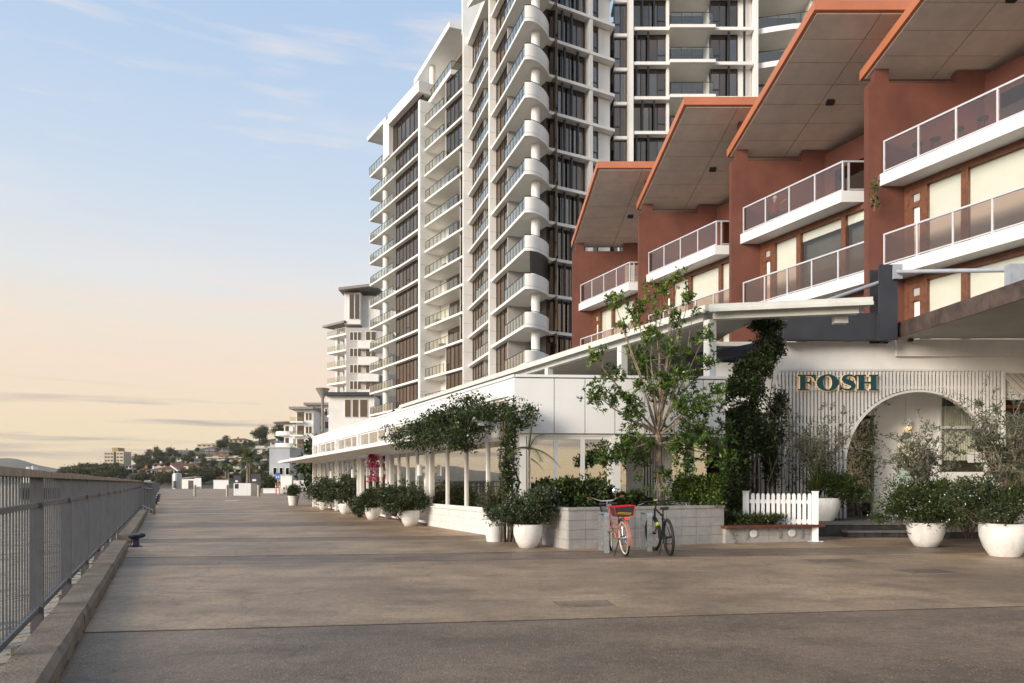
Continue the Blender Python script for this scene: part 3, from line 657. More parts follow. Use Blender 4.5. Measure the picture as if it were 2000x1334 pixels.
# stools on the near balcony
def stool(p, lab):
    t = thing('bar_stool', lab, 'stool', p, 'bar stools on the upper balcony')
    b = MB(Matrix.Translation(p)); b.lathe((0, 0), [(.16, .70), (.18, .72), (.18, .76), (.15, .78)], 16).build('seat', M['blackmetal'], t)
    for a in range(4):
        c, s = math.cos(a*1.571+.6), math.sin(a*1.571+.6)
        MB(Matrix.Translation(p)).tube([(c*.12, s*.12, .71), (c*.2, s*.2, 0)], .016, 6).build('leg', M['blackmetal'], t)
    MB(Matrix.Translation(p)).tube([(math.cos(a)*.165, math.sin(a)*.165, .28) for a in np.linspace(0, 6.283, 17)[:-1]], .01, 5, closed=True).build('foot_ring', M['blackmetal'], t)
for i, (u, yy) in enumerate(((1792, 25.3), (1827, 24.9), (1872, 24.2), (1920, 23.5))):
    stool(Vector(((u-1000)/F*yy, yy, 12.58)), 'dark round bar stool behind the tinted glass of the upper balcony')
# ================================================================ RESTAURANT PAVILION
K0 = Vector((.06, 17.3, 0)); FR = fr(K0, D); LR = 25.9
rs_ = thing('restaurant_pavilion', 'long low white restaurant pavilion with glazed river front and clerestory strip', 'restaurant', K0)
FP = fr(K0, (5.2, .35)); LP = 5.21
XP = lambda u: ((u-1000)/F*17.3-.06)/(.9977-.0671*(u-1000)/F)      # pixel column to distance along the front
posts = [6.34, 10.84, 15.34, 19.8, 24.2]
piece('fascia', M['panel'], rs_, FR, 0, LR, -.3, 0, 3.5, 3.92)
piece('parapet_cap', M['panel'], rs_, FR, -.03, LR, -.34, .035, 3.92, 3.985)
piece('spandrel', M['white'], rs_, FR, .1, LR, -.22, -.03, 2.5, 2.7)
for i, s in enumerate([.0]+posts+[LR-.25]):
    piece('post', M['white'], rs_, FR, s, s+.22, -.25, .05, .0 if i > 1 else .62, 3.5)
edges = [0]+posts+[LR-.03]
def frame_pane(x0, x1, z0, z1, Fm, y, n, door=False, thick=.05):
    b = MB(Fm); w = (x1-x0)/n
    for i in range(n+1): b.box(x0+w*i-thick, x0+w*i+thick, y-.05, y+.05, z0, z1)
    for i in range(n):
        b.box(x0+w*i+thick, x0+w*(i+1)-thick, y-.045, y+.045, z0, z0+.07); b.box(x0+w*i+thick, x0+w*(i+1)-thick, y-.045, y+.045, z1-.07, z1)
    f = b.build('window_frame', M['white'], rs_)
    for i in range(n): piece('pane', M['rglass'], f, Fm, x0+w*i+thick, x0+w*(i+1)-thick, y-.006, y+.006, z0+.07, z1-.07)
for i in range(len(edges)-1):
    a, b = edges[i]+.27, edges[i+1]-.05
    if b-a < .5: continue
    n = max(1, round((b-a)/1.45))
    frame_pane(a, b, 2.7, 3.5, FR, -.1, n, thick=.035)
    frame_pane(a, b, .64 if i == 0 else .06, 2.5, FR, -.1, max(1, round((b-a)/1.15)) if i else 4)
# painted block base under the first bay
for c in range(3):
    for j in range(17):
        x0 = j*.4-(.2 if c % 2 else 0); x1 = min(x0+.392, 6.34); x0 = max(x0, .01)
        if x1-x0 > .05: piece('block', M['white'], rs_, FR, x0, x1, -.2, .02+.003*((j*7+c) % 3), .0+c*.2, .194+c*.2)
piece('base_core', M['mortar'], rs_, FR, .0, 6.34, -.19, .012, 0, .6)
piece('sill', M['white'], rs_, FR, 0, 6.4, -.2, .06, .6, .64)
# front fascia of rivetted sheets
piece('panel_backing', M['darkframe'], rs_, FP, .02, LP-.02, .02, .06, 2.6, 3.92)
seams = [0]+[XP(u) for u in (1082.5, 1142.6, 1201, 1259.6, 1316.8, 1373.6)]+[LP]
for a, b in zip(seams[:-1], seams[1:]):
    pn = piece('cladding_panel', M['panel'], rs_, FP, a+.008, b-.008, 0, .02, 2.57, 3.9)
    for zr in (2.66, 3.05, 3.45, 3.82):
        for xr in (a+.05, b-.05): piece('rivet', M['alu'], pn, FP, xr-.008, xr+.008, -.004, .001, zr-.008, zr+.008)
piece('parapet_cap', M['panel'], rs_, FP, .04, LP+.01, -.03, .3, 3.922, 3.988)
piece('soffit', M['white'], rs_, FP, .1, LP, .06, 2.2, 2.5, 2.56)
piece('end_panel', M['panel'], rs_, FP, LP-.02, LP, .06, 2.0, 2.57, 3.9)
roofp = [tuple((FR @ Vector(p))[:2]) for p in ((0.3, -.32, 0), (LR, -.32, 0), (LR, -7, 0))]+[tuple((FP @ Vector((LP+.5, 6, 0)))[:2]), tuple((FP @ Vector((LP-.05, .35, 0)))[:2])]
MB().prism(roofp, 3.35, 3.55).build('roof', M['canopysoffit'], rs_)
# front windows and the recessed entry
frame_pane(XP(1033), XP(1192), .64, 2.5, FP, .12, 3)
piece('front_sill_wall', M['white'], rs_, FP, .0, XP(1212), .05, .25, 0, .64)
piece('jamb', M['white'], rs_, FP, .03, XP(1032)-.05, .05, .2, .64, 2.5)
piece('jamb', M['white'], rs_, FP, XP(1193)+.05, XP(1212), .02, .25, .64, 2.5)
piece('return_wall', M['cream'], rs_, FP, XP(1212)-.1, XP(1212), .26, 1.6, .1, 2.5)
for u0, u1, m in ((1213, 1231, 'cream'), (1250, 1285, 'cream'), (1318, 1345, 'cream'), (1375, 1392, 'cream')):
    piece('wall_panel', M[m], rs_, FP, XP(u0), XP(u1), 1.4, 1.5, .1, 2.5)
for u0, u1 in ((1231, 1250), (1285, 1318), (1345, 1375), (1392, 1419)):
    piece('door_pane', M['rglass'], rs_, FP, XP(u0), XP(u1), 1.44, 1.46, .2, 2.5)
for j in range(9): piece('timber_batten', M['cream'], rs_, FP, XP(1288)+j*.075, XP(1288)+j*.075+.04, 1.36, 1.40, .2, 2.5)
# inside
piece('floor', M['roomfloor'], rs_, FR, .2, LR-.1, -6, -.2, .0, .055)
piece('back_wall', M['roomdark'], rs_, FR, .8, LR, -6.3, -6.05, 0, 3.3)
piece('end_wall', M['white'], rs_, FR, LR-.02, LR+.18, -6, .02, 0, 3.9)
piece('ceiling', M['canopysoffit'], rs_, FR, .4, LR-.1, -6, -1.2, 2.72, 2.8)
piece('back_wall', M['roomdark'], rs_, FP, 1.5, LP, 3.3, 3.5, 0, 2.5)
# awning along the river front
aw = MB(FR).box(2.6, LR+1.6, .06, 1.62, 2.53, 2.6).build('awning', M['white'], rs_)
for j in range(12): piece('awning_board', M['cream'], aw, FR, 2.62, LR+1.55, .09+j*.125, .09+j*.125+.112, 2.508, 2.529)
piece('awning_edge', M['panel'], aw, FR, 2.55, LR+1.65, 1.62, 1.68, 2.5, 2.63)
for s in posts: piece('outrigger', M['white'], aw, FR, s+.06, s+.16, .1, 1.55, 2.602, 2.72)
# pergola beams at the corner
pg = thing('pergola', 'white timber pergola under the flowering vine at the pavilion corner', 'pergola', FR @ Vector((2, 1, 0)))
for j in range(4): piece('rafter', M['white'], pg, FR, -.05+j*.7, .03+j*.7, .07, .95, 2.72, 2.82)
for y in (.45,): piece('beam', M['white'], pg, FR, -.1, 2.5, y, y+.07, 2.6, 2.717)
# wall lamps on the posts
for i, s in enumerate(posts[:4]):
    p = FR @ Vector((s+.1, .05, 1.75)); t = thing('wall_lamp', 'white tube wall lamp on the %s post from the vine-hung corner' % ('first second third fourth'.split()[i]), 'wall lamp', p, 'wall lamps on the pavilion posts')
    MB(FR).box(s+.06, s+.14, .05, .16, 1.7, 1.82).build('bracket', M['white'], t); q = FR @ Vector((s+.1, .24, 0)); MB().cyl(q, .075, 1.6, 1.95, 16).build('shade', M['panel'], t, True)
# tables, chairs and diners inside
def table(p, lab):
    t = thing('dining_table', lab, 'table', p, 'dining tables inside the pavilion'); T = Matrix.Translation(p)
    MB(T).lathe((0, 0), [(.4, .72), (.42, .735), (.42, .75), (.4, .76)], 20).build('tabletop', M['white'], t); MB(T).cyl((0, 0), .035, .02, .72, 8).build('pedestal', M['blackmetal'], t); MB(T).lathe((0, 0), [(.25, 0), (.25, .015), (.05, .03)], 14).build('base', M['blackmetal'], t)
def chair(p, ang, lab, m='alu', grp='chairs inside the pavilion'):
    t = thing('chair', lab, 'chair', p, grp); T = Matrix.Translation(p) @ Matrix.Rotation(ang, 4, 'Z')
    MB(T).box(-.21, .21, -.2, .2, .44, .465).build('seat', M[m], t)
    for x in (-.19, .19):
        for y in (-.18, .18): MB(T).tube([(x, y, .44), (x*1.15, y*1.25, 0)], .014, 6).build('leg', M[m], t)
        MB(T).tube([(x, -.19, .44), (x, -.26, .82)], .014, 6).build('back_post', M[m], t)
    for j in range(5): MB(T).box(-.19, .19, -.22-.012*j, -.205-.012*j, .52+j*.065, .555+j*.065).build('slat', M[m], t)
inner = [(1.6, -1.5), (4.2, -1.6), (7.6, -1.4), (10.2, -1.5), (13.2, -1.4), (16.5, -1.5)]
for i, (s, y) in enumerate(inner):
    p = FR @ Vector((s, y, .055)); table(p, 'round dining table behind the pavilion glass')
    for dx in (-.75, .75): chair(FR @ Vector((s+dx, y, .055)), math.atan2(D.y, D.x)+(-1.571 if dx < 0 else 1.571), 'slatted metal chair at a dining table behind the glass')
M['bottle'] = mat('bottle_shelf', (.2,.09,.03), .4, .3, 14)
bar = thing('bar_shelf', 'copper bar shelves glowing inside beside the vine-covered corner', 'shelf', P(1470, 985, 23.5))
for i, z in enumerate((1.05, 1.5, 2.0)): MB().box(7.1, 8.6, 23.6, 23.9, z, z+.03).build('shelf', M['copper'], bar)
MB().cyl((7.75, 23.5), .07, .34, 2.6, 12).build('column', M['copper'], bar, True)
for i in range(16):
    x = 7.15+rng.random()*1.35; z = (1.08, 1.53, 2.03)[i % 3]; MB().lathe((x, 23.72), [(.035, z), (.035, z+.17), (.012, z+.21), (.012, z+.27)], 8).build('bottle', M['bottle'], bar)
pl_ = thing('pendant_lamp', 'warm glowing pendant lamp inside the window beside the vine', 'lamp', P(1477, 868, 22.9)); q = P(1477, 868, 22.9)
MB().lathe((q.x, q.y), [(.03, q.z+.09), (.12, q.z+.05), (.14, q.z), (.08, q.z-.06)], 14).build('shade', M['lamp'], pl_); MB().cyl((q.x, q.y), .008, q.z+.08, q.z+1.0, 6).build('cord', M['blackmetal'], pl_)
# ================================================================ UPPER TERRACE with gutter roof
ut = thing('terrace_roof', 'pale gutter-edged verandah roof over the upper deck behind the white panels', 'verandah', S(13.6, 20))
ln = [Vector((8.6, 17.2, 0)), Vector((4.92, 17.9, 0)), S(13.6, 41)]
for a, b in zip(ln[:-1], ln[1:]):
    Fm = fr(a, b-a); L = (b-a).length
    g = MB(Fm).box(-.02, L, -.0, .14, 5.66, 5.8).box(-.02, L, .14, .2, 5.6, 5.68); g.build('gutter', M['gutter'], ut)
    piece('beam', M['gutter'], ut, Fm, .25, L-.1, -.22, -.02, 5.46, 5.64)
cnr = S(13.6, 41)
MB().prism([(8.6, 17.25), (8.6, 17.75), (6.6, 18.3), (6.2, 20.6), (6.2, 22.4), tuple(S(18.4, 22.4)[:2]), tuple(S(18.4, 41)[:2]), (cnr.x+.05, cnr.y), (4.96, 17.95)], 5.645, 5.78).build('roof_sheet', M['canopysoffit'], ut)
for o, Y in ((13.75, 18.05), (13.75, 21.5), (13.75, 25.6), (13.75, 30.4), (13.75, 35.5)):
    p = S(o, Y); MB(fr(p, D)).box(-.11, .11, -.11, .11, 3.5, 5.46).build('post', M['white'], ut)
q = Vector((8.1, 17.7, 0)); MB().box(q.x-.16, q.x+.16, q.y-.1, q.y+.1, 5.3, 5.46).build('bracket', M['gutter'], ut)
sb = MB(); sb.bar((5.4, 21.0, 4.95), (7.5, 20.7, 5.35), .25, .3); sb.build('sloping_beam', M['steelgrey'], ut)
sb = MB(); sb.bar((3.0, 22.2, 4.7), (7.3, 21.4, 5.3), .2, .45); sb.build('sloping_beam', M['steelgrey'], ut)
# ================================================================ ENTRANCE BUILDING with slatted screen
YS = 20.4; XS = lambda u, Y=YS: (u-1000)/F*Y
eb = thing('entrance_building', 'white rendered entrance building with a slatted screen and round arch', 'building', (11, YS, 0))
W = fr((0, YS), (1, 0))
piece('upper_wall', M['cream'], eb, I4, XS(1528), 17, 20.52, 20.9, 4.5, 5.40)
piece('upper_wall', M['cream'], eb, I4, XS(1752), 17, 20.42, 20.515, 4.98, 5.465)
piece('side_wall', M['cream'], eb, I4, XS(1398), XS(1528)-.01, 20.75, 21, 3.4, 4.85)
piece('roof', M['canopysoffit'], eb, I4, XS(1528)+.02, 17, 20.92, 26, 4.62, 4.8)
XW = lambda u: (u-1000)/F*21.7
piece('inner_wall', M['cream'], eb, I4, XW(1712), XW(1833), 21.7, 21.9, .345, 4.6)
piece('inner_wall', M['cream'], eb, I4, XW(1833), 17, 21.7, 21.9, 3.98, 4.6)
piece('inner_wall', M['cream'], eb, I4, XW(1930), XW(1948), 21.7, 21.9, .345, 3.98)
piece('inner_wall', M['cream'], eb, I4, XW(1833), XW(1930), 21.7, 21.9, .345, 1.7)
piece('inner_wall', M['cream'], eb, I4, XW(1500), XW(1712)-.005, 21.7, 21.9, 3.4, 4.6)
piece('back_wall', M['roomdark'], eb, I4, 5, 17, 25.5, 25.7, .345, 4.6)
piece('floor', M['roomfloor'], eb, I4, 6, 17, 21.9, 25.5, .3, .36)
piece('pilaster', M['white'], eb, I4, XW(1704), XW(1712)-.004, 21.6, 21.85, .345, 4.0)
for u0, u1 in ((1435, 1485), (1490, 1530), (1535, 1590), (1593, 1646), (1650, 1703)):
    d = piece('door_frame', M['cream'], eb, I4, XW(u0)-.05, XW(u0)+.03, 21.68, 21.78, .36, 3.4); piece('door_pane', M['doorglass'], d, I4, XW(u0)+.03, XW(u1)-.02, 21.72, 21.735, .5, 3.3)
M['greentile'] = mat('pale_green_tile', (.34,.34,.27), .4, .1, 4)
for r in range(7):
    for c in range(7): piece('bar_front_tile', M['greentile'], eb, I4, XW(1652)+c*.115, XW(1652)+c*.115+.11, 22.3+.002*((r*3+c) % 2), 22.34, .37+r*.21, .575+r*.21)
# window right of the arch wall with fluted curtain
wf = MB().box(XW(1833), XW(1928), 21.66, 21.76, 3.0, 3.09).box(XW(1833), XW(1837), 21.65, 21.77, 1.7, 3.98).box(XW(1924), XW(1928), 21.65, 21.77, 1.7, 3.98).build('window_frame', M['white'], eb)
piece('pane', M['clear'], wf, I4, XW(1837), XW(1924), 21.7, 21.71, 1.72, 2.99); piece('pane', M['clear'], wf, I4, XW(1837), XW(1924), 21.7, 21.71, 3.1, 3.97)
M['curtain'] = mat('striped_blind', (.72,.70,.60), .8, .05, 3)
cu = MB(); n = 60; xs = np.linspace(XW(1838), XW(1912), n)
for zz0, zz1 in ((2.05, 2.98), (3.1, 3.7)):
    k = len(cu.v); cu.add([(x, 21.80+.03*math.sin(i*1.7), z) for z in (zz0, zz1) for i, x in enumerate(xs)], [(i, i+1, n+i+1, n+i) for i in range(n-1)])
cu.build('curtain', M['curtain'], wf, True)
for i in range(3): piece('paper_notice', M['white'], wf, I4, XW(1888)+i*.23, XW(1888)+i*.23+.2, 21.655, 21.66, 1.98+.01*i, 2.3)
# slatted screen with the arch
XC, RC, ZC = XS(1793), 2.13, 1.88
sc_ = thing('slatted_screen', 'white vertical slat screen with a large round-headed arch cut out', 'screen', (XC, YS, .34))
x = XS(1521); i = 0
while x < XS(1957):
    dx = abs(x+.028-XC); zb = .36 if dx >= RC+.02 else max(.36, ZC+math.sqrt(max(0, RC*RC-dx*dx))+.02)
    if dx < RC+.02 and zb < ZC: zb = ZC
    if zb < 4.5: piece('slat', M['white'], sc_, I4, x, x+.055, YS-.02, YS+.02, zb, 4.55)
    x += .102; i += 1
for j in range(7): piece('slat', M['white'], sc_, I4, XS(1521)-.04-j*.06, XS(1521)-j*.06, YS+.06+j*.2, YS+.1+j*.2, .36, 4.3-.06*j)
piece('top_cap', M['white'], sc_, I4, XS(1519), XS(1958), YS-.04, YS+.05, 4.55, 4.61)
piece('end_post', M['white'], sc_, I4, XS(1957), XS(1957)+.08, YS-.03, YS+.05, .36, 4.55)
for z in (4.06, 3.0, 1.9, .9):
    for xa, xb in ((XS(1520), XS(1957)),):
        if z > ZC+RC: piece('cross_rail', M['white'], sc_, I4, xa, xb, YS+.022, YS+.06, z, z+.07)
        else:
            h = math.sqrt(max(0, RC*RC-max(0, z-ZC)**2)); piece('cross_rail', M['white'], sc_, I4, xa, XC-h, YS+.022, YS+.06, z, z+.07)
            if XC+h < xb: piece('cross_rail', M['white'], sc_, I4, XC+h, xb, YS+.022, YS+.06, z, z+.07)
ar = MB(); ang = [math.pi*i/40 for i in range(41)]
pr = [(XC-RC, .36)]+[(XC-RC*math.cos(a), ZC+RC*math.sin(a)) for a in ang]+[(XC+RC, .36)]
pi_ = [(XC-RC+.06, .36)]+[(XC-(RC-.06)*math.cos(a), ZC+(RC-.06)*math.sin(a)) for a in ang]+[(XC+RC-.06, .36)]
n = len(pr); vs = [(p[0], y, p[1]) for y in (YS-.07, YS+.09) for p in pr]+[(p[0], y, p[1]) for y in (YS-.07, YS+.09) for p in pi_]
fs = []
for i in range(n-1):
    fs += [(i, i+1, n+i+1, n+i), (2*n+i, 3*n+i, 3*n+i+1, 2*n+i+1), (i, 2*n+i, 2*n+i+1, i+1), (n+i, n+i+1, 3*n+i+1, 3*n+i)]
ar.add(vs, fs); ar.build('arch_rim', M['white'], sc_, True)
# FOSH letters: wide slab serif faces over a glowing return
def offset_poly(poly, d):
    n = len(poly); out = []
    area = sum(poly[i][0]*poly[(i+1) % n][1]-poly[(i+1) % n][0]*poly[i][1] for i in range(n)); sg = 1 if area > 0 else -1
    for i in range(n):
        p0, p1, p2 = Vector(poly[i-1]), Vector(poly[i]), Vector(poly[(i+1) % n]); a = (p1-p0).normalized(); b = (p2-p1).normalized()
        n1 = Vector((a.y, -a.x))*sg; n2 = Vector((b.y, -b.x))*sg; m = n1+n2
        m = m/m.length if m.length > 1e-4 else n1; out.append(tuple(p1+m*d/max(.5, m.dot(n1))))
    return out
def extrude_letter(name, polys, ox, sc, oz, y0, y1, m, parent, grow=0.):
    cu = bpy.data.curves.new(name, 'CURVE'); cu.dimensions = '2D'; cu.fill_mode = 'BOTH'; cu.extrude = (y1-y0)/2
    for poly, hole in polys:
        q = offset_poly(poly, -grow if hole else grow); s = cu.splines.new('POLY'); s.points.add(len(q)-1); s.use_cyclic_u = True
        for pt, c in zip(s.points, q): pt.co = (c[0]*sc, c[1]*sc, 0, 1)
    tmp = bpy.data.objects.new('tmp', cu); COL.link(tmp)
    dg = bpy.context.evaluated_depsgraph_get(); me = bpy.data.meshes.new_from_object(tmp.evaluated_get(dg)); bpy.data.objects.remove(tmp)
    me.transform(Matrix.Translation((ox, (y0+y1)/2, oz)) @ Matrix.Rotation(R(90), 4, 'X')); me.materials.clear(); me.materials.append(m)
    me.name = name; return link(name, me, parent)
def ell(cx, cy, rx, ry, n=40): return [(cx+rx*math.cos(2*math.pi*i/n), cy+ry*math.sin(2*math.pi*i/n)) for i in range(n)]
def sweep(pts, ws):
    lft, rgt = [], []
    for i, p in enumerate(pts):
        a = Vector(pts[max(0, i-1)]); b = Vector(pts[min(len(pts)-1, i+1)]); t = (b-a).normalized(); nn = Vector((-t.y, t.x)); lft.append(tuple(Vector(p)+nn*ws[i]/2)); rgt.append(tuple(Vector(p)-nn*ws[i]/2))
    return lft+rgt[::-1]
# letter outlines on a unit cap height
LF_ = [([(0,0),(.62,0),(.62,.1),(.45,.1),(.45,.44),(.66,.44),(.72,.34),(.78,.34),(.78,.68),(.72,.68),(.66,.56),(.45,.56),(.45,.9),(.78,.9),(.92,.78),(.99,.6),(1.06,.6),(1.03,1),(0,1),(0,.9),(.14,.9),(.14,.1),(0,.1)], 0)]
LO_ = [(ell(.63, .5, .63, .53), 0), (ell(.63, .5, .27, .43), 1)]
tt = np.linspace(0, 1, 26)
sp = [(.95,.78),(.86,.90),(.68,.955),(.48,.95),(.32,.87),(.27,.74),(.36,.62),(.55,.53),(.74,.44),(.84,.30),(.78,.15),(.60,.06),(.40,.05),(.20,.13),(.08,.28)]
sw = [.05,.08,.11,.15,.21,.26,.30,.31,.30,.27,.22,.15,.11,.08,.05]
LS_ = [(sweep(sp, sw), 0), ([(.93,1.0),(1.0,1.0),(1.0,.66),(.94,.66),(.88,.84)], 0), ([(.0,0),(.07,0),(.14,.16),(.1,.36),(.03,.36)], 0)]
LH_ = [([(0,0),(.52,0),(.52,.1),(.42,.1),(.42,.44),(.82,.44),(.82,.1),(.72,.1),(.72,0),(1.24,0),(1.24,.1),(1.13,.1),(1.13,.9),(1.24,.9),(1.24,1),(.72,1),(.72,.9),(.82,.9),(.82,.56),(.42,.56),(.42,.9),(.52,.9),(.52,1),(0,1),(0,.9),(.11,.9),(.11,.1),(0,.1)], 0)]
cap = (764-733)/F*YS; x0 = XS(1555); oz = H+(HV-764)/F*YS
sg = thing('restaurant_sign', 'backlit dark teal serif letters FOSH mounted on the white slats', 'sign', (XS(1633), YS, oz))
adv = [0, 1.10, 2.40, 3.42]; tot = 3.42+1.24; s_ = (XS(1711)-XS(1555))/tot
kx = s_/cap
for nm, polys, a in (('letter_f', LF_, adv[0]), ('letter_o', LO_, adv[1]), ('letter_s', LS_, adv[2]), ('letter_h', LH_, adv[3])):
    pk = [([(p[0]*kx, p[1]) for p in poly], h) for poly, h in polys]
    f = extrude_letter(nm, pk, x0+a*s_, cap, oz, YS-.13, YS-.10, M['teal'], sg); extrude_letter('glowing_return', pk, x0+a*s_, cap, oz, YS-.098, YS-.05, M['halo'], f, .015)
for z in (oz+.03, oz+cap-.05): piece('mounting_bar', M['white'], sg, I4, x0, x0+tot*s_, YS-.048, YS-.022, z, z+.02)
# camera, lamp and notice on the arch wall
p = P(1735, 785, 21.6); cc = thing('security_camera', 'white dome security camera on the wall inside the arch', 'camera', p)
MB().lathe((p.x, p.y), [(.03, p.z-.1), (.075, p.z-.06), (.08, p.z), (.1, p.z+.02), (.1, p.z+.07)], 16).build('housing', M['panel'], cc, True); MB().cyl((p.x, p.y-.05), .035, p.z-.09, p.z-.06, 12).build('lens', M['blackmetal'], cc); MB().box(p.x-.12, p.x-.04, p.y, p.y+.1, p.z, p.z+.05).build('bracket', M['panel'], cc)
p = P(1776, 830, 21.58); wl_ = thing('entrance_lamp', 'white wall lamp with a warm glowing globe inside the arch', 'wall lamp', p)
MB().cyl((p.x, p.y), .085, p.z-.05, p.z+.16, 18).build('shade', M['panel'], wl_, True); MB().lathe((p.x, p.y), [(.02, p.z-.13), (.06, p.z-.1), (.075, p.z-.05), (.07, p.z-.03)], 16).build('globe', M['lamp'], wl_, True)
MB().box(p.x-.14, p.x-.08, p.y-.03, p.y+.11, p.z-.02, p.z+.1).build('bracket', M['panel'], wl_); MB().cyl((p.x-.05, p.y+.1), .012, p.z+.1, 4.0, 6).build('conduit', M['panel'], wl_)
M['menu'] = mat('menu_sheet', (.80,.74,.5), .6, .1, 30, emit=(1,.86,.5,.25)); M['mint'] = mat('mint_sheet', (.55,.72,.62), .6, .08, 20)
p = P(1776, 905, 21.62); mb_ = thing('menu_case', 'lit menu case with cream and mint sheets on the arch wall', 'menu case', p)
MB().box(p.x-.37, p.x+.37, p.y, p.y+.07, p.z-.65, p.z+.68).build('case', M['panel'], mb_); piece('cream_sheet', M['menu'], mb_, I4, p.x-.33, p.x+.33, p.y-.006, p.y-.001, p.z+.02, p.z+.62); piece('mint_sheet', M['mint'], mb_, I4, p.x-.33, p.x+.33, p.y-.006, p.y-.001, p.z-.6, p.z-.06)
pc = P(1722, 1000, 20.9); chair(Vector((pc.x+.3, 20.9, .345)), R(200), 'white slatted metal chair beside the entrance wall', 'panel', 'entrance seating')
for i, u in enumerate((1668, 1684)):
    p = Vector((XW(u), 22.1, .36)); t = thing('counter_stool', 'thin metal stool at the tiled bar behind the arch door', 'stool', p, 'stools at the bar')
    for a in range(4): MB().tube([(p.x+.08*math.cos(a*1.57+.7), p.y+.08*math.sin(a*1.57+.7), 1.1), (p.x+.18*math.cos(a*1.57+.7), p.y+.18*math.sin(a*1.57+.7), .36)], .013, 6).build('leg', M['alu'], t)
    MB().lathe((p.x, p.y), [(.15, 1.1), (.17, 1.12), (.15, 1.14)], 14).build('seat', M['alu'], t)
# steps, platform and right hand plinth wall
st = thing('entrance_steps', 'dark stone steps and paved platform before the arch', 'steps', (9, 18, 0))
MB().box(6.9, 16, 18.2, 21.68, .0, .3).build('platform', M['darktile'], st)
for j in range(12): piece('paving_slab', M['paving'], st, I4, 6.9+j*.76, 6.9+j*.76+.752, 18.17, 21.66, .301, .342)
for j in range(4):
    piece('tread', M['paving'], st, I4, 8.35+j*.44, 8.35+j*.44+.435, 17.84, 18.165, .13, .17); piece('riser', M['darktile'], st, I4, 8.36+j*.44, 8.36+j*.44+.425, 17.87, 18.18, 0, .129)
pw = thing('plinth_wall', 'grey block plinth wall behind the two big white pots by the steps', 'low wall', (12, 17.6, 0))
MB().box(9.95, 16, 17.62, 17.8, 0, .16).build('base', M['darktile'], pw)
for c in range(3):
    for j in range(14): piece('block', M['blockcap'], pw, I4, 9.93+j*.42-(.21 if c % 2 else 0), 9.93+j*.42-(.21 if c % 2 else 0)+.412, 17.58+.004*((j+c) % 3), 17.82, .165+c*.17, .328+c*.17)
# ================================================================ STEEL BEAM, COLUMN AND CANOPY
sbm = thing('canopy_support', 'dark grey steel beam and column with tie rods above the white wall', 'support structure', (10.5, 20.2, 5.4))
piece('beam', M['steelgrey'], sbm, I4, XS(1527, 20.2), XS(1745, 20.2), 20.05, 20.35, 5.38, 6.12)
piece('beam_end', M['steelgrey'], sbm, I4, XS(1520, 20.6), XS(1527, 20.2)-.004, 20.1, 20.5, 5.45, 6.05)
cx = XS(1730, 20.0); b = MB().box(cx-.26, cx+.26, 19.86, 19.9, 5.33, 7.42).box(cx-.26, cx+.26, 20.36, 20.4, 5.33, 7.42).box(cx-.02, cx+.02, 19.9, 20.36, 5.33, 7.42).box(cx-.24, cx+.24, 19.85, 20.04, 5.35, 6.05)
b.build('column', M['steelgrey'], sbm)
M['rod'] = mat('tie_rod_paint', (.36,.39,.43), .45, .05, 5)
MB().tube([(cx+.2, 19.8, 7.2), P(1992, 527, 16.9)], .055, 10).build('tie_rod', M['rod'], sbm, True)
MB().tube([(cx-.2, 19.95, 6.95), P(1560, 606, 19.2)], .055, 10).build('tie_rod', M['rod'], sbm, True)
MB().box(cx+.1, cx+.34, 19.76, 19.84, 7.0, 7.4).build('gusset', M['rod'], sbm)
cn = thing('entrance_canopy', 'large flat canopy with brown metal edge and pale grey soffit over the entrance', 'canopy', (12, 18, 5.4))
q = P(1992, 527, 16.9); MB().box(q.x-.3, q.x+.1, q.y-.1, q.y+.1, 5.9, q.z+.12).build('bracket', M['rod'], cn)
MB().prism([(10.84, 20.4), (11.45, 15), (12.1, 9.5), (20, 9.5), (20, 20.4)], 5.47, 5.52).build('soffit', M['canopysoffit'], cn)
a = [(10.8, 20.4), (11.41, 15), (12.06, 9.46)]
for p0, p1 in zip(a[:-1], a[1:]):
    Fm = fr((*p0, 0), Vector(p1)-Vector(p0)); L = (Vector(p1)-Vector(p0)).length
    for j in range(3): piece('fascia_sheet', M['brownfascia'], cn, Fm, L*j/3+.004, L*(j+1)/3-.004, -.02, .045, 5.44, 5.86)
MB().prism([(10.9, 20.4), (11.5, 15), (12.15, 9.55), (20, 9.55), (20, 20.4)], 5.522, 5.83).build('roof_deck', M['brownfascia'], cn)
p = P(1777, 664, 20.3); fl = thing('flood_light', 'small dark spotlight under the canopy soffit', 'spotlight', p); MB().box(p.x-.05, p.x+.05, p.y-.1, p.y+.02, 5.36, 5.44).build('head', M['blackmetal'], fl); MB().box(p.x-.01, p.x+.01, p.y-.04, p.y, 5.44, 5.47).build('stem', M['blackmetal'], fl)
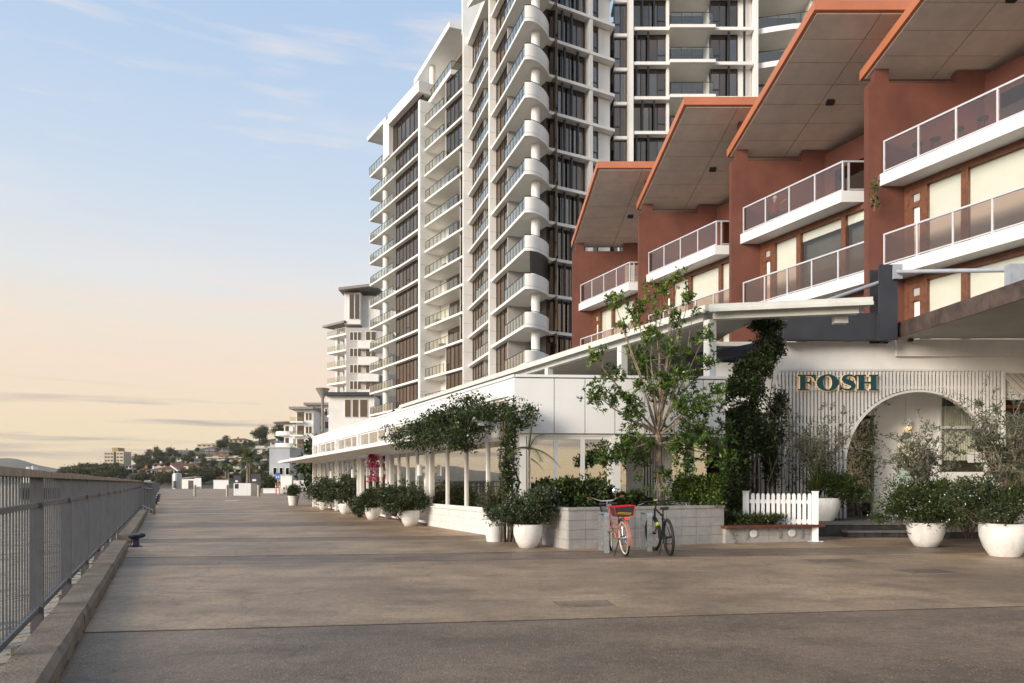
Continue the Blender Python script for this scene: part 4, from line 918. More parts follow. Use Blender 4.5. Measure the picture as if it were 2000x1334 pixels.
# striped window awning at the right end
sa = thing('striped_awning', 'cream awning with thin dark stripes over the window beside the screen', 'awning', P(1990, 730, 20.3))
M['stripe'] = mat('awning_stripe', (.16,.14,.12), .8); M['canvas'] = mat('awning_canvas', (.55,.50,.42), .85, .04, 4)
aw0 = Vector((XS(1955), 20.45, 4.5))
for j in range(14):
    x = aw0.x+.02+j*.19; MB().add([(x, 20.45, 4.5), (x+.16, 20.45, 4.5), (x+.46, 19.3, 3.3), (x+.30, 19.3, 3.3), (x, 20.45, 4.48), (x+.16, 20.45, 4.48), (x+.46, 19.3, 3.28), (x+.30, 19.3, 3.28)], [(0,1,2,3),(4,7,6,5),(0,4,5,1),(1,5,6,2),(2,6,7,3),(3,7,4,0)]).build('canvas_strip', M['canvas'], sa)
    MB().add([(x+.16, 20.45, 4.495), (x+.19, 20.45, 4.495), (x+.49, 19.3, 3.295), (x+.46, 19.3, 3.295)], [(0,1,2,3)]).build('stripe', M['stripe'], sa)
bw = thing('side_window', 'brown framed window under the striped awning at the screen end', 'window', P(1980, 850, 20.5))
piece('head', M['cream'], bw, I4, XS(1964), 17, 20.5, 20.6, 3.75, 4.5); piece('frame', M['timber'], bw, I4, XS(1962), XS(1968), 20.5, 20.65, .36, 3.5); piece('frame', M['copper'], bw, I4, XS(1962), 17, 20.49, 20.66, 3.5, 3.6); piece('pane', M['doorglass'], bw, I4, XS(1968), 17, 20.56, 20.57, .36, 3.5)
piece('sill_wall', M['cream'], bw, I4, XS(1962), 17, 20.45, 20.7, .345, .9)
# ================================================================ RIVER RAILING
def rail_run(label, o_pts, zt, full):
    a0 = Vector(o_pts[0]); t = thing('river_railing', label, 'railing', a0, 'railings along the wharf edge')
    for a, b in zip(o_pts[:-1], o_pts[1:]):
        a = Vector(a); b = Vector(b); L = (b-a).length; Fm = fr(a, b-a); n = max(1, round(L/2.31)); w = L/n
        for i in range(n+1):
            piece('post', M['rail'], t, Fm, w*i-.035, w*i+.035, -.05, .05, -.7, zt-.05)
            if full: piece('fixing_bracket', M['galv'], t, Fm, w*i-.05, w*i+.05, -.16, -.05, -.5, -.3)
            if full and i < n: piece('rail_cap', M['railtop'], t, Fm, w*i-.03, w*(i+1)-.04, -.07+.004*(i % 2), .07, zt-.05, zt+.01+.004*((i*5) % 3))
        if not full: piece('rail_cap', M['rail'], t, Fm, 0, L, -.04, .04, zt-.05, zt)
        for i in range(n):
            piece('middle_rail', M['rail'], t, Fm, w*i+.035, w*(i+1)-.035, -.022, .022, zt-.33, zt-.285)
            piece('bottom_rail', M['rail'], t, Fm, w*i+.035, w*(i+1)-.035, -.025, .025, .15, .2)
            if full:
                for j in range(1, 17):
                    x = w*i+w*j/17; piece('picket', M['rail'], t, Fm, x-.008, x+.008, -.0055, .0055, .2, zt-.05)
            else:
                g = MB(Fm)
                for j in range(1, 15): x = w*i+w*j/15; g.box(x-.008, x+.008, -.008, .008, .2, zt-.05)
                g.build('picket_infill', M['rail'], t)
    return t
rail_run('long grey picket railing with weathered timber cap beside the concrete kerb', [S(-1.2, .65), S(-1.2, 37.5)], 1.47, True)
rail_run('grey railing stepping out around the landing beyond the capped railing', [S(-1.15, 38.2), S(-.42, 31.2), S(-.62, 50)], 1.42, False)
rail_run('far thin grey railing beside the row of mooring bollards', [S(-.9, 52), S(-.9, 158)], 1.35, False)
for i, Y in enumerate((8.7, 12.6, 14.0, 18.5, 21, 24)):
    p = S(-1.62, Y); tag(MB().box(p.x-.14, p.x+.14, p.y-.14, p.y+.14, -2.6, -.6).build('fender_pile', M['stemdark']), 'dark timber fender pile showing below the railing over the water', 'pile', 'fender piles')
# kerb beams
ks = [(.4, 3.45), (3.45, 6.4), (6.4, 9.35), (9.35, 12.3), (12.3, 14.5), (16.2, 19.2), (19.2, 22.2), (22.2, 25.2), (25.2, 28.2), (28.2, 31)]
import bmesh
for i, (y0, y1) in enumerate(ks):
    a, b = S(-1.02, y0), S(-1.02, y1); L = (b-a).length-.015; Fm = fr(a, b-a)      # local +y is towards the river
    lab = 'worn concrete kerb beam ' + ['at the very start of the capped railing', 'before the split joint with a dark crack', 'just past the wide dark joint', 'with a chipped inner edge', 'ending at the navy mooring bollard',
        'starting again past the mooring bollard', 'second beyond the mooring bollard', 'third beyond the mooring bollard', 'last but one before the landing', 'ending at the landing railing'][i]
    k = thing('kerb_beam', lab, 'kerb', a, 'concrete kerb beams along the wharf edge')
    prof = [(-.27, .05), (-.275, .15), (-.245, .2), (.0, .205), (.01, .19), (.01, .05)]
    m = MB(Fm); nseg = 9; rs = np.random.default_rng(50+i); vs = []
    for j in range(nseg+1):
        for q, (yy, zz) in enumerate(prof): vs.append((L*j/nseg, yy+rs.normal()*.004, zz+rs.normal()*.003))
    n = len(prof); fs = [(j*n+q, j*n+(q+1) % n, (j+1)*n+(q+1) % n, (j+1)*n+q) for j in range(nseg) for q in range(n)]+[tuple(range(n)), tuple(nseg*n+q for q in range(n-1, -1, -1))]
    m.add(vs, fs); m.build('beam', M['kerb'], k)
    for j in range(5): x = .15+(L-.5)*j/4; piece('foot', M['kerb'], k, Fm, x-.1, x+.32, -.262, 0, 0, .052)
for i, (Y, o) in enumerate(((15.35, -.62), (45, -.5), (52, -.5), (60, -.5), (70, -.5))):
    p = S(o, Y); t = thing('mooring_bollard', ['navy mooring bollard standing in the gap between kerb beams', 'dark mooring bollard next beyond the landing', 'dark mooring bollard second beyond the landing', 'dark mooring bollard third beyond the landing', 'farthest dark mooring bollard by the wharf edge'][i], 'bollard', p, 'mooring bollards along the wharf')
    MB().lathe(p, [(.15, 0), (.15, .022), (.10, .04), (.08, .09), (.083, .165), (.1, .2)], 20).build('drum', M['navy'], t, True)
    T = Matrix.Translation(p) @ Matrix.Rotation(math.atan2(-.437, -.8995)+math.pi, 4, 'Z'); MB(T).lathe((0, 0), [(.09, .18), (.125, .2), (.14, .235), (.125, .265), (.07, .28), (.015, .283)], 20).tube([(.04, 0, .225), (.15, 0, .24), (.2, 0, .25)], [.055, .05, .03], 10).build('head', M['navy'], t, True)
# ================================================================ BLOCK PLANTER
pc = [G(1059, 1064), G(1110.7, 1073.5), G(1414, 1060.5)]
inn = Vector((.3, 1.2, 0))
pl = thing('block_planter', 'painted concrete block planter with raised capping round the young tree', 'planter', pc[1])
def blockwall(parent, a, b, courses, first_h=.19, cap=True, m='block', h=.2, wid=.405, depth=.19, phase=0):
    Fm = fr(a, b-a); L = (b-a).length
    MB(Fm).box(.01, L-.01, .012, depth, 0, courses*h).build('core', M['mortar'], parent)
    for c in range(courses):
        x = -wid*(.0 if (c+phase) % 2 == 0 else 0); j = 0
        while x < L-.02:
            x1 = min(x+wid-.008, L); piece('block', M[m], parent, Fm, max(0, x), x1, -.001*((j*3+c*5) % 4), depth-.002, c*h+.001, (c+1)*h-.007); x += wid; j += 1
    if cap: piece('capping', M['blockcap'], parent, Fm, -.02, L+.02, -.015, depth+.01, courses*h, courses*h+.06)
back = [pc[0]+Vector((.45, 1.3, 0)), pc[2]+Vector((0, 1.1, 0))]
blockwall(pl, pc[0], pc[1]+Vector((-.005, 0, 0)), 4); blockwall(pl, pc[1], pc[2], 4)
blockwall(pl, pc[2]+Vector((-.005, .01, 0)), back[1], 4)
MB().prism([tuple(q[:2]) for q in (pc[0]+Vector((.2, .2, 0)), pc[1]+Vector((.05, .22, 0)), pc[2]+Vector((-.2, .2, 0)), back[1]+Vector((-.15, .0, 0)), back[0])], .4, .80).build('soil', M['soil'], pl)
# low planter bench
ba, bb = G(1417, 1061.5), G(1588, 1057.5); bp = thing('planter_bench', 'low block planter with a dark red timber bench seat and round white vents', 'bench', ba)
Fb = fr(ba, bb-ba); LB = (bb-ba).length
blockwall(bp, ba, bb, 2, cap=False, h=.17, wid=.55)
for j in range(2): piece('seat_plank', M['bench'], bp, Fb, -.05, LB+.22, -.14+j*.17, .02+j*.17, .345+.0, .40)
MB(Fb).box(.02, LB, .2, 1.3, .0, .36).build('soil', M['soil'], bp)
for j, x in enumerate((.24, .62, .88)): piece('steel_bracket', M['galv'], bp, Fb, LB*x*.98-.03, LB*x*.98+.03, -.03, -.006, .1, .34)
for x in (.31, .75):
    T = Fb @ Matrix.Translation((LB*x, -.012, .215)) @ Matrix.Rotation(R(90), 4, 'X'); MB(T).lathe((0, 0), [(.095, -.01), (.095, .012), (.08, .02)], 24).build('round_vent', M['panel'], bp); MB(T).box(-.085, .085, -.006, .006, .02, .025).build('vent_bar', M['gutter'], bp)
# picket fence
fa, fb2 = P(1457, 1000, 17.3), P(1592, 1000, 16.75); fa.z = fb2.z = 0; Ff = fr(fa, fb2-fa); Lf = (fb2-fa).length
fe = thing('picket_fence', 'short white picket fence with square posts behind the planter bench', 'fence', fa)
for x, z0 in ((0, .3), (Lf, 0)):
    piece('post', M['panel'], fe, Ff, x-.07, x+.07, -.07, .07, z0, 1.15); piece('post_cap', M['panel'], fe, Ff, x-.08, x+.08, -.08, .08, 1.15, 1.175)
piece('base_plate', M['panel'], fe, Ff, Lf-.17, Lf+.17, -.12, .12, .0, .012)
for z in (.42, .88): piece('rail', M['panel'], fe, Ff, .07, Lf-.07, -.02, .02, z, z+.09)
pk = None
for j in range(12):
    x = .16+j*(Lf-.28)/11.; T = Ff @ Matrix.Translation((x, -.045, 0))
    b = MB(T).add([(-.04, 0, .36), (.04, 0, .36), (.04, 0, 1.08), (.025, 0, 1.115), (0, 0, 1.125), (-.025, 0, 1.115), (-.04, 0, 1.08)]+[(-.04, .022, .36), (.04, .022, .36), (.04, .022, 1.08), (.025, .022, 1.115), (0, .022, 1.125), (-.025, .022, 1.115), (-.04, .022, 1.08)],
        [tuple(range(7)), tuple(range(13, 6, -1))]+[(i, (i+1) % 7, (i+1) % 7+7, i+7) for i in range(7)]); b.build('picket', M['panel'], fe)
# ================================================================ BIKE RACKS AND BICYCLES
for i, (p0, p1) in enumerate(((G(1185, 1080), G(1174, 1075)), (G(1269, 1077), G(1255, 1071.5)))):
    d = (p1-p0); t = thing('bike_rack', ['galvanised hoop bike rack beside the pink bicycle', 'galvanised hoop bike rack beside the black bicycle'][i], 'bike rack', p0, 'hoop bike racks before the planter')
    Fm = fr(p0, d); L = d.length; hh = .77
    MB(Fm).box(-.012, .012, -.05, .05, 0, hh-.06).build('leg', M['galv'], t); MB(Fm).box(L-.012, L+.012, -.05, .05, 0, hh-.06).build('leg', M['galv'], t)
    pr = [(0+.012-.0, hh-.06)]; c = []
    for a in np.linspace(math.pi, math.pi/2, 6): c.append((.06+.072*math.cos(a)-.0, hh-.06+.072*math.sin(a)))
    for a in np.linspace(math.pi/2, 0, 6): c.append((L-.06+.072*math.cos(a), hh-.06+.072*math.sin(a)))
    c2 = [(x*1.0+(.024 if x < .05 else -.024 if x > L-.05 else 0), z-.024 if .05 < x < L-.05 else z) for x, z in c]
    n = len(c); vs = [(x, y, z) for y in (-.05, .05) for x, z in c+c2[::-1]]; m2 = 2*n
    MB(Fm).add(vs, [tuple(range(m2-1, -1, -1)), tuple(range(m2, 2*m2))]+[(k, (k+1) % m2, (k+1) % m2+m2, k+m2) for k in range(m2)]).build('crown', M['galv'], t)
M['rubber'] = mat('tyre_rubber', (.012,.012,.012), .7, .1, 20); M['creamtyre'] = mat('cream_tyre_wall', (.62,.55,.44), .6, .08, 20); M['rose'] = mat('rose_copper_paint', (.56,.22,.16), .28, .04, 6, metal=.35)
M['chrome'] = mat('chrome', (.75,.75,.76), .15, .03, 9, metal=1.); M['leather'] = mat('brown_leather', (.18,.06,.03), .5, .1, 20); M['redplastic'] = mat('red_trim', (.6,.012,.02), .4, .05); M['mesh'] = mat('basket_mesh', (.03,.03,.032), .7, .1, 30)
M['redlight'] = mat('rear_light', (.8,.02,.02), .3, .02, emit=(1,.05,.03,.8)); M['lime'] = mat('lime_decal', (.45,.6,.03), .4); M['amber'] = mat('amber_reflector', (.8,.3,.02), .3); M['blackpaint'] = mat('black_bike_paint', (.015,.015,.016), .3, .1, 9)
M['yellowlock'] = mat('yellow_cable', (.6,.38,.03), .5)
def bike(p, heading, lean, label, city, steer):
    t = thing('bicycle', label, 'bicycle', p); T = Matrix.Translation(p) @ Matrix.Rotation(heading, 4, 'Z') @ Matrix.Rotation(lean, 4, 'X')
    R0 = .345; WB = 1.08; pm = M['rose'] if city else M['blackpaint']
    Ts = T @ Matrix.Translation((WB-.09, 0, .55)) @ Matrix.Rotation(steer, 4, 'Z') @ Matrix.Translation((-(WB-.09), 0, -.55))
    def ring(r, n=36): return [(r*math.cos(2*math.pi*i/n), 0, r*math.sin(2*math.pi*i/n)) for i in range(n)]
    for cx, TT in ((0, T), (WB, Ts)):
        C = TT @ Matrix.Translation((cx, 0, R0)); w = MB(C).tube(ring(R0-.02), .021 if city else .029, 8, closed=True).build('wheel', M['rubber'], t, True)
        MB(C).tube(ring(R0-.048), .017 if city else .014, 8, closed=True).build('rim', M['creamtyre'] if city else M['blackpaint'], w, True)
        s = MB(C)
        for k in range(24): a = 2*math.pi*k/24; s.tube([(.02*math.cos(a+.6), .025*(1 if k % 2 else -1), .02*math.sin(a+.6)), ((R0-.055)*math.cos(a), 0, (R0-.055)*math.sin(a))], .0016, 3)
        s.build('spokes', M['chrome'] if city else M['blackmetal'], w); MB(C).tube([(0, -.06, 0), (0, .06, 0)], .022 if not city or cx else .04, 10).build('hub', M['chrome'] if city else M['blackpaint'], w)
    BBp, ST, HT, HB = (.45, 0, .30), (.28, 0, .78), (WB-.19, 0, .86), (WB-.14, 0, .66)
    f = MB(T)
    if city: f.tube([HB, (.72, 0, .42), BBp], .024, 10); f.tube([(WB-.17, 0, .77), (.68, 0, .5), (.36, 0, .52)], .016, 8)
    else: f.tube([HB, BBp], .038, 10); f.tube([HT, (.3, 0, .72)], .02, 8)
    f.tube([BBp, ST], .017, 8); f.tube([HB, HT], .021, 8)
    for y in (-.05, .05): f.tube([(0, y, R0), (.45, y*.5, .3)], .010, 6).tube([(0, y, R0), (.31, y*.4, .68)], .009, 6)
    f.build('frame', pm, t, True)
    g = MB(Ts); g.tube([HB, (WB-.11, 0, .62)], .02, 8)
    for y in (-.05, .05): g.tube([(WB-.12, y, .63), (WB-.07, y, .5), (WB, y, R0)], .013, 7)
    g.tube([(WB-.12, -.055, .63), (WB-.12, .055, .63)], .015, 6); g.build('fork', pm, t, True)
    hz_ = 1.03 if city else 1.0; h = MB(Ts).tube([HT, (WB-.22, 0, hz_-.02)], .014, 7)
    if city: h.tube([(WB-.42, -.33, hz_+.07), (WB-.3, -.27, hz_+.06), (WB-.17, -.12, hz_-.01), (WB-.17, .12, hz_-.01), (WB-.3, .27, hz_+.06), (WB-.42, .33, hz_+.07)], .012, 7)
    else: h.tube([(WB-.25, -.36, hz_), (WB-.18, 0, hz_), (WB-.25, .36, hz_)], .014, 7)
    hb = h.build('handlebar', M['chrome'] if city else M['blackpaint'], t, True)
    for y in (-1, 1):
        e = [(WB-.36, .29*y, hz_+.067), (WB-.46, .35*y, hz_+.075)] if city else [(WB-.24, .27*y, hz_), (WB-.265, .39*y, hz_)]
        MB(Ts).tube(e, .018, 8).build('grip', M['leather'] if city else M['rubber'], hb); MB(Ts).tube([(e[0][0]+.03, e[0][1], e[0][2]-.02), (e[1][0]+.03, e[1][1]+.02*y, e[1][2]-.05)], .006, 5).build('brake_lever', M['chrome'], hb)
    sz = .87 if city else .86
    MB(T).tube([ST, (.25, 0, sz)], .014, 7).build('seat_post', M['chrome'] if city else M['blackpaint'], t)
    sd_ = MB(T @ Matrix.Translation((.25, 0, sz)))
    sd_.add([(x, y*w, z) for x, w, z in ((-.14, .05, .035), (-.11, .09, .05), (-.02, .07, .05), (.07, .028, .045), (.14, .018, .03)) for y in (-1, 1)]+[(x, y*w*.8, z-.045) for x, w, z in ((-.14, .05, .035), (-.11, .09, .05), (-.02, .07, .05), (.07, .028, .045), (.14, .018, .03)) for y in (-1, 1)],
        [(2*i, 2*i+1, 2*i+3, 2*i+2) for i in range(4)]+[(10+2*i, 12+2*i, 13+2*i, 11+2*i) for i in range(4)]+[(2*i, 2*i+2, 12+2*i, 10+2*i) for i in range(4)]+[(2*i+1, 11+2*i, 13+2*i, 2*i+3) for i in range(4)]+[(0, 10, 11, 1), (8, 9, 19, 18)]); sd_.build('saddle', M['leather'] if city else M['rubber'], t, True)
    cr = MB(T).tube([(.45+.1*math.cos(a), -.045, .3+.1*math.sin(a)) for a in np.linspace(0, 6.283, 21)[:-1]], .006, 5, closed=True).tube([(.45, -.07, .3), (.53, -.09, .17)], .009, 6).tube([(.45, .07, .3), (.37, .09, .43)], .009, 6).build('crankset', M['chrome'] if city else M['blackpaint'], t)
    for y, z, x in ((-.14, .165, .53), (.14, .435, .37)):
        pd = MB(T).box(x-.05, x+.05, y-.045, y+.045, z-.012, z+.012).build('pedal', M['blackpaint'], cr); MB(T).box(x-.055, x-.05, y-.03, y+.03, z-.008, z+.008).build('reflector', M['amber'], pd)
    MB(T).tube([(.1, .06, R0-.02), (.02, .2, .01+math.sin(lean)*-.2)], .011, 6).build('kickstand', M['blackpaint'], t)
    MB(T).tube([(.45, -.05, .40), (0, -.05, R0+.03)], .004, 4).tube([(.45, -.05, .20), (0, -.05, R0-.03)], .004, 4).build('chain', M['blackpaint'], t)
    if city:
        arc_ = lambda r, a0, a1, cx: [(cx+r*math.cos(a), 0, R0+r*math.sin(a)) for a in np.linspace(a0, a1, 16)]
        for nm, TT, pts in (('rear_mudguard', T, arc_(R0+.022, R(35), R(200), 0)), ('front_mudguard', Ts, arc_(R0+.022, R(20), R(150), WB))):
            b = MB(TT); vs = [(x, y, z+(.012 if y == 0 else 0)) for x, _, z in pts for y in (-.033, 0, .033)]; b.add(vs, [(3*i+j, 3*i+j+1, 3*i+j+4, 3*i+j+3) for i in range(15) for j in range(2)]).build(nm, M['rose'], t, True)
        MB(T).box(-.28, .26, -.06, .06, .742, .752).tube([(-.2, .06, .745), (0, .06, R0)], .006, 5).tube([(-.2, -.06, .745), (0, -.06, R0)], .006, 5).build('carrier', M['chrome'], t)
        def basket(TT, cx, z0, z1, lx, ly, m, rim, nm):
            b = MB(TT); k = 1.22; fr_ = lambda f, q, z: (cx+f*lx, q*ly, z)
            c0 = [(-1, -1), (1, -1), (1, 1), (-1, 1)]
            bk = MB(TT).add([(cx+a*lx, q*ly, z0) for a, q in c0]+[(cx+a*lx*k, q*ly*k, z1) for a, q in c0], [(0, 3, 2, 1), (0, 1, 5, 4), (1, 2, 6, 5), (2, 3, 7, 6), (3, 0, 4, 7)]) if nm == 'rear_basket' else MB(TT)
            if nm != 'rear_basket':
                for s in np.linspace(0, 1, 6):
                    kk = 1+(k-1)*s; z = z0+(z1-z0)*s; bk.tube([(cx+a*lx*kk, q*ly*kk, z) for a, q in c0], .0035, 4, closed=True)
                for i in range(4):
                    a, q = c0[i], c0[(i+1) % 4]
                    for s in np.linspace(0, 1, 8): x = a[0]+(q[0]-a[0])*s; y = a[1]+(q[1]-a[1])*s; bk.tube([(cx+x*lx, y*ly, z0), (cx+x*lx*k, y*ly*k, z1)], .0025, 4)
            o = bk.build(nm, m, t); MB(TT).tube([(cx+a*lx*k, q*ly*k, z1) for a, q in c0], .011, 6, closed=True).build('rim', rim, o)
            if nm == 'rear_basket':
                for a, q in c0: MB(TT).tube([(cx+a*lx, q*ly, z0), (cx+a*lx*k, q*ly*k, z1)], .008, 5).build('corner_trim', M['redplastic'], o)
                MB(TT).tube([(cx-lx*1.12, -.12, z0+.05), (cx-lx*1.14, .12, z0+.08), (cx-lx*1.13, .15, z0+.06), (cx-lx*1.11, -.1, z0+.03)], .006, 5, closed=True).build('cable_lock', M['yellowlock'], o)
        basket(T, -.02, .756, .94, .15, .16, M['mesh'], M['redplastic'], 'rear_basket'); basket(Ts, WB+.06, .74, .95, .12, .14, M['blackmetal'], M['blackmetal'], 'front_basket')
        MB(T).box(-.31, -.28, -.035, .035, .70, .745).build('rear_light', M['redlight'], t); MB(Ts @ Matrix.Translation((WB-.2, -.17, hz_+.17)) @ Matrix.Rotation(R(90), 4, 'Y')).lathe((0, 0), [(.03, -.008), (.05, 0), (.05, .01), (.03, .014)], 16).build('mirror', M['chrome'], hb); MB(Ts).tube([(WB-.2, -.17, hz_+.02), (WB-.2, -.17, hz_+.14)], .005, 5).build('mirror_stem', M['chrome'], hb)
    else:
        MB(T).tube([(.70, .0, .515), (.76, 0, .565)], .040, 8).build('decal', M['lime'], t); MB(T).tube([(.2, -.09, .62), (.3, -.16, .5), (.42, -.2, .46)], .016, 7).build('cable_lock', M['rubber'], t); MB(Ts).box(WB-.21, WB-.15, -.04, .04, hz_+.012, hz_+.04).build('computer', M['chrome'], hb)
p = G(1221, 1086.5); bike(p, R(90+7.5), R(-4), 'rose pink city bicycle with red-rimmed rear basket leaning by the hoop rack', True, R(-20))
p = G(1308, 1085); bike(p, R(90+3), R(-4), 'black mountain bicycle with flat handlebar parked before the block planter', False, R(12))
# ================================================================ PEOPLE
M['skin'] = mat('skin', (.55,.32,.23), .5, .04, 20); M['hair'] = mat('white_hair', (.62,.60,.57), .7, .08, 40); M['hairdark'] = mat('dark_hair', (.04,.025,.015), .6, .1, 40)
M['shirtpink'] = mat('pink_shirt', (.42,.10,.13), .8, .06, 14); M['shirtblue'] = mat('blue_shirt', (.20,.27,.34), .8, .06, 14); M['shirtwhite'] = mat('white_shirt', (.6,.58,.55), .8, .05, 14); M['trousers'] = mat('grey_trousers', (.10,.10,.11), .85, .06, 14)
def seated(p, ang, label, shirt, hair, point):
    t = thing('person', label, 'person', p); T = Matrix.Translation(p) @ Matrix.Rotation(ang, 4, 'Z')     # faces +x, hips at z .48
    j = {'pel': (0, 0, .50), 'waist': (-.03, 0, .66), 'chest': (-.05, 0, .86), 'neck': (-.04, 0, 1.03), 'head0': (-.02, 0, 1.12), 'head1': (.0, 0, 1.22), 'head2': (.0, 0, 1.29)}
    rad = {'pel': .125, 'waist': .12, 'chest': .14, 'neck': .055, 'head0': .075, 'head1': .092, 'head2': .07}
    ed = [('pel', 'waist'), ('waist', 'chest'), ('chest', 'neck'), ('neck', 'head0'), ('head0', 'head1'), ('head1', 'head2')]
    for s, y in (('l', 1), ('r', -1)):
        up = point and s == 'r'
        arm = [('sh', (-.05, .17*y, .93), .06), ('el', (.08, .24*y, .70) if not up else (.16, .24*y, .82), .045), ('wr', (.30, .16*y, .72) if not up else (.34, .16*y, .98), .03), ('ha', (.38, .13*y, .74) if not up else (.40, .14*y, 1.06), .034)]
        leg = [('hip', (.02, .09*y, .48), .095), ('kn', (.43, .11*y, .5), .065), ('an', (.42, .11*y, .1), .042), ('to', (.58, .12*y, .04), .035)]
        for ch, root in ((arm, 'chest'), (leg, 'pel')):
            pv = root
            for nm, co, r in ch: j[nm+s] = co; rad[nm+s] = r; ed.append((pv, nm+s)); pv = nm+s
        for k, (dx, dy, dz) in enumerate(((.07, -.03, .02), (.08, -.01, .025), (.08, .012, .02), (.065, .03, .01), (.03, -.05, .03))):
            h = Vector(j['ha'+s]); nm = 'f%d%s' % (k, s); j[nm] = tuple(h+Vector((dx, dy*y, dz))); rad[nm] = .009; ed.append(('ha'+s, nm))
    nm = list(j); me = bpy.data.meshes.new('body'); me.from_pydata([tuple(T @ Vector(j[k])) for k in nm], [(nm.index(a), nm.index(b)) for a, b in ed], [])
    tmp = bpy.data.objects.new('tmp', me); COL.link(tmp); tmp.modifiers.new('s', 'SKIN'); sv = me.skin_vertices[0].data
    for i, k in enumerate(nm): sv[i].radius = (rad[k]*(1.0), rad[k]*(1.25 if k in ('chest', 'waist', 'pel') else 1)); sv[i].use_root = k == 'pel'
    tmp.modifiers.new('d', 'SUBSURF').levels = 2
    dg = bpy.context.evaluated_depsgraph_get(); m2 = bpy.data.meshes.new_from_object(tmp.evaluated_get(dg)); bpy.data.objects.remove(tmp); m2.materials.clear()
    for m in (shirt, M['trousers'], M['skin']): m2.materials.append(m)
    Ti = T.inverted()
    for f in m2.polygons:
        c = Ti @ f.center; f.use_smooth = True
        f.material_index = 2 if (c.z > 1.0 and abs(c.y) < .12 and c.x < .2) or (c.x > .2 and c.z > .62) else 1 if c.z < .57 else 0
    link('body', m2, t)
    hd = T @ Vector((-.012, 0, 1.245)); hb = MB(Matrix.Translation(hd)).lathe((0, 0), [(.098, -.03), (.104, .01), (.092, .06), (.05, .098), (.01, .105)], 16).build('hair', hair, t, True)
    for y in (-.035, .035): MB(T @ Matrix.Translation((.088, y, 1.22))).lathe((0, 0), [(.004, -.008), (.01, 0), (.004, .008)], 8).build('eye', M['hairdark'], t)
    MB(T).add([(.085, -.014, 1.17), (.085, .014, 1.17), (.115, 0, 1.172), (.088, 0, 1.22)], [(0, 1, 2), (0, 2, 3), (1, 3, 2), (0, 3, 1)]).build('nose', M['skin'], t)
    return t
ox, oy = 36100/F-K*32.7, 32.7
sp_ = Vector((ox+1.62, oy-1.35, 12.58)); seated(sp_, R(-25), 'person in a pink top seated on the upper balcony, one hand raised', M['shirtpink'], M['hair'], True)
chair(sp_+Vector((-.06, .03, 0)), R(-25-90), 'dark chair under the person on the upper balcony', 'blackmetal', 'balcony seating')
for i, (s, dx, m, h, lab) in enumerate(((10.2, .75, 'shirtblue', 'hair', 'diner in a pale blue shirt seated behind the pavilion glass by the bougainvillea'), (13.2, .75, 'shirtwhite', 'hairdark', 'diner in a white shirt seated behind the pavilion glass'), (7.6, .75, 'shirtpink', 'hairdark', 'diner in a pink shirt seated behind the glass by the largest bowl planter'))):
    seated(FR @ Vector((s+dx, -1.45, .055)), math.atan2(-D.y, -D.x), lab, M[m], M[h], False)
# ================================================================ PLANTS
def bowl(t, c, Rr, h, z0=0, m='pot'):
    MB().lathe(c, [(Rr*.5, z0), (Rr*.58, z0+.01), (Rr*.82, z0+h*.28), (Rr*.97, z0+h*.6), (Rr, z0+h*.85), (Rr*.97, z0+h), (Rr*.9, z0+h), (Rr*.88, z0+h*.88)], 36).build('pot', M[m], t, True)
    MB().lathe(c, [(Rr*.86, z0+h*.86), (Rr*.86, z0+h*.88)], 20).build('soil', M['soil'], t)
def taper(t, c, r0, r1, h, z0=0):
    MB().lathe(c, [(r0, z0), (r1*.97, z0+h-.07), (r1*1.05, z0+h-.07), (r1*1.06, z0+h), (r1*.95, z0+h), (r1*.93, z0+h-.06)], 32).build('pot', M['pot'], t, True)
    MB().lathe(c, [(r1*.9, z0+h-.08), (r1*.9, z0+h-.06)], 20).build('soil', M['soil'], t)
def shrub(t, c, rad, n, size, seed, m='bush', sig=.16, clumps=60, aspect=.42, stems=5, zb=None, up=.35, flowers=0):
    rs = np.random.default_rng(seed); pp = [blob(c, [r*.82 for r in rad], int(n*.5), rs, clumps, sig*.9, zb)]
    for _ in range(6):                   # uneven lobes of new growth
        a = rs.random()*6.283; e_ = .35+.3*rs.random(); q = (c[0]+math.cos(a)*rad[0]*.72, c[1]+math.sin(a)*rad[1]*.72, c[2]+rad[2]*(rs.random()*1.15-.45))
        pp.append(blob(q, [r*e_ for r in rad], int(n*.5/6), rs, 14, .24, zb))
    pts = np.concatenate(pp)
    d = (pts-np.asarray(c))/np.asarray(rad); d /= np.maximum(.2, np.linalg.norm(d, axis=1))[:, None]
    leaves('foliage', M[m], t, pts, size, rs, aspect, up, d*.9)
    b = MB()
    for i in range(stems*3):
        q = pts[rs.integers(len(pts))]*1.0; q = q+(q-np.asarray(c))*.12; limb(b, (c[0]+rs.normal()*.04, c[1]+rs.normal()*.04, (zb or c[2]-rad[2])), q, .012, .004, rs, .12, 4)
    b.build('stems', M['stemdark'], t)
    if flowers:
        fb = MB()
        for i in range(flowers):
            q = pts[rs.integers(len(pts))]; v = (Vector(q)-Vector(c)); s = .012+.008*rs.random(); q = Vector(q)+v.normalized()*.03
            fb.add([q+Vector((s, 0, 0)), q+Vector((0, 0, s)), q+Vector((-s, 0, 0)), q+Vector((0, 0, -s)), q+Vector((0, -s, 0))], [(0, 1, 4), (1, 2, 4), (2, 3, 4), (3, 0, 4)])
        kind(fb.build('flowers', M['flower'], t), 'stuff')
def px(n, Y): return n*Y/F
GP = 'potted plants along the pavilion'
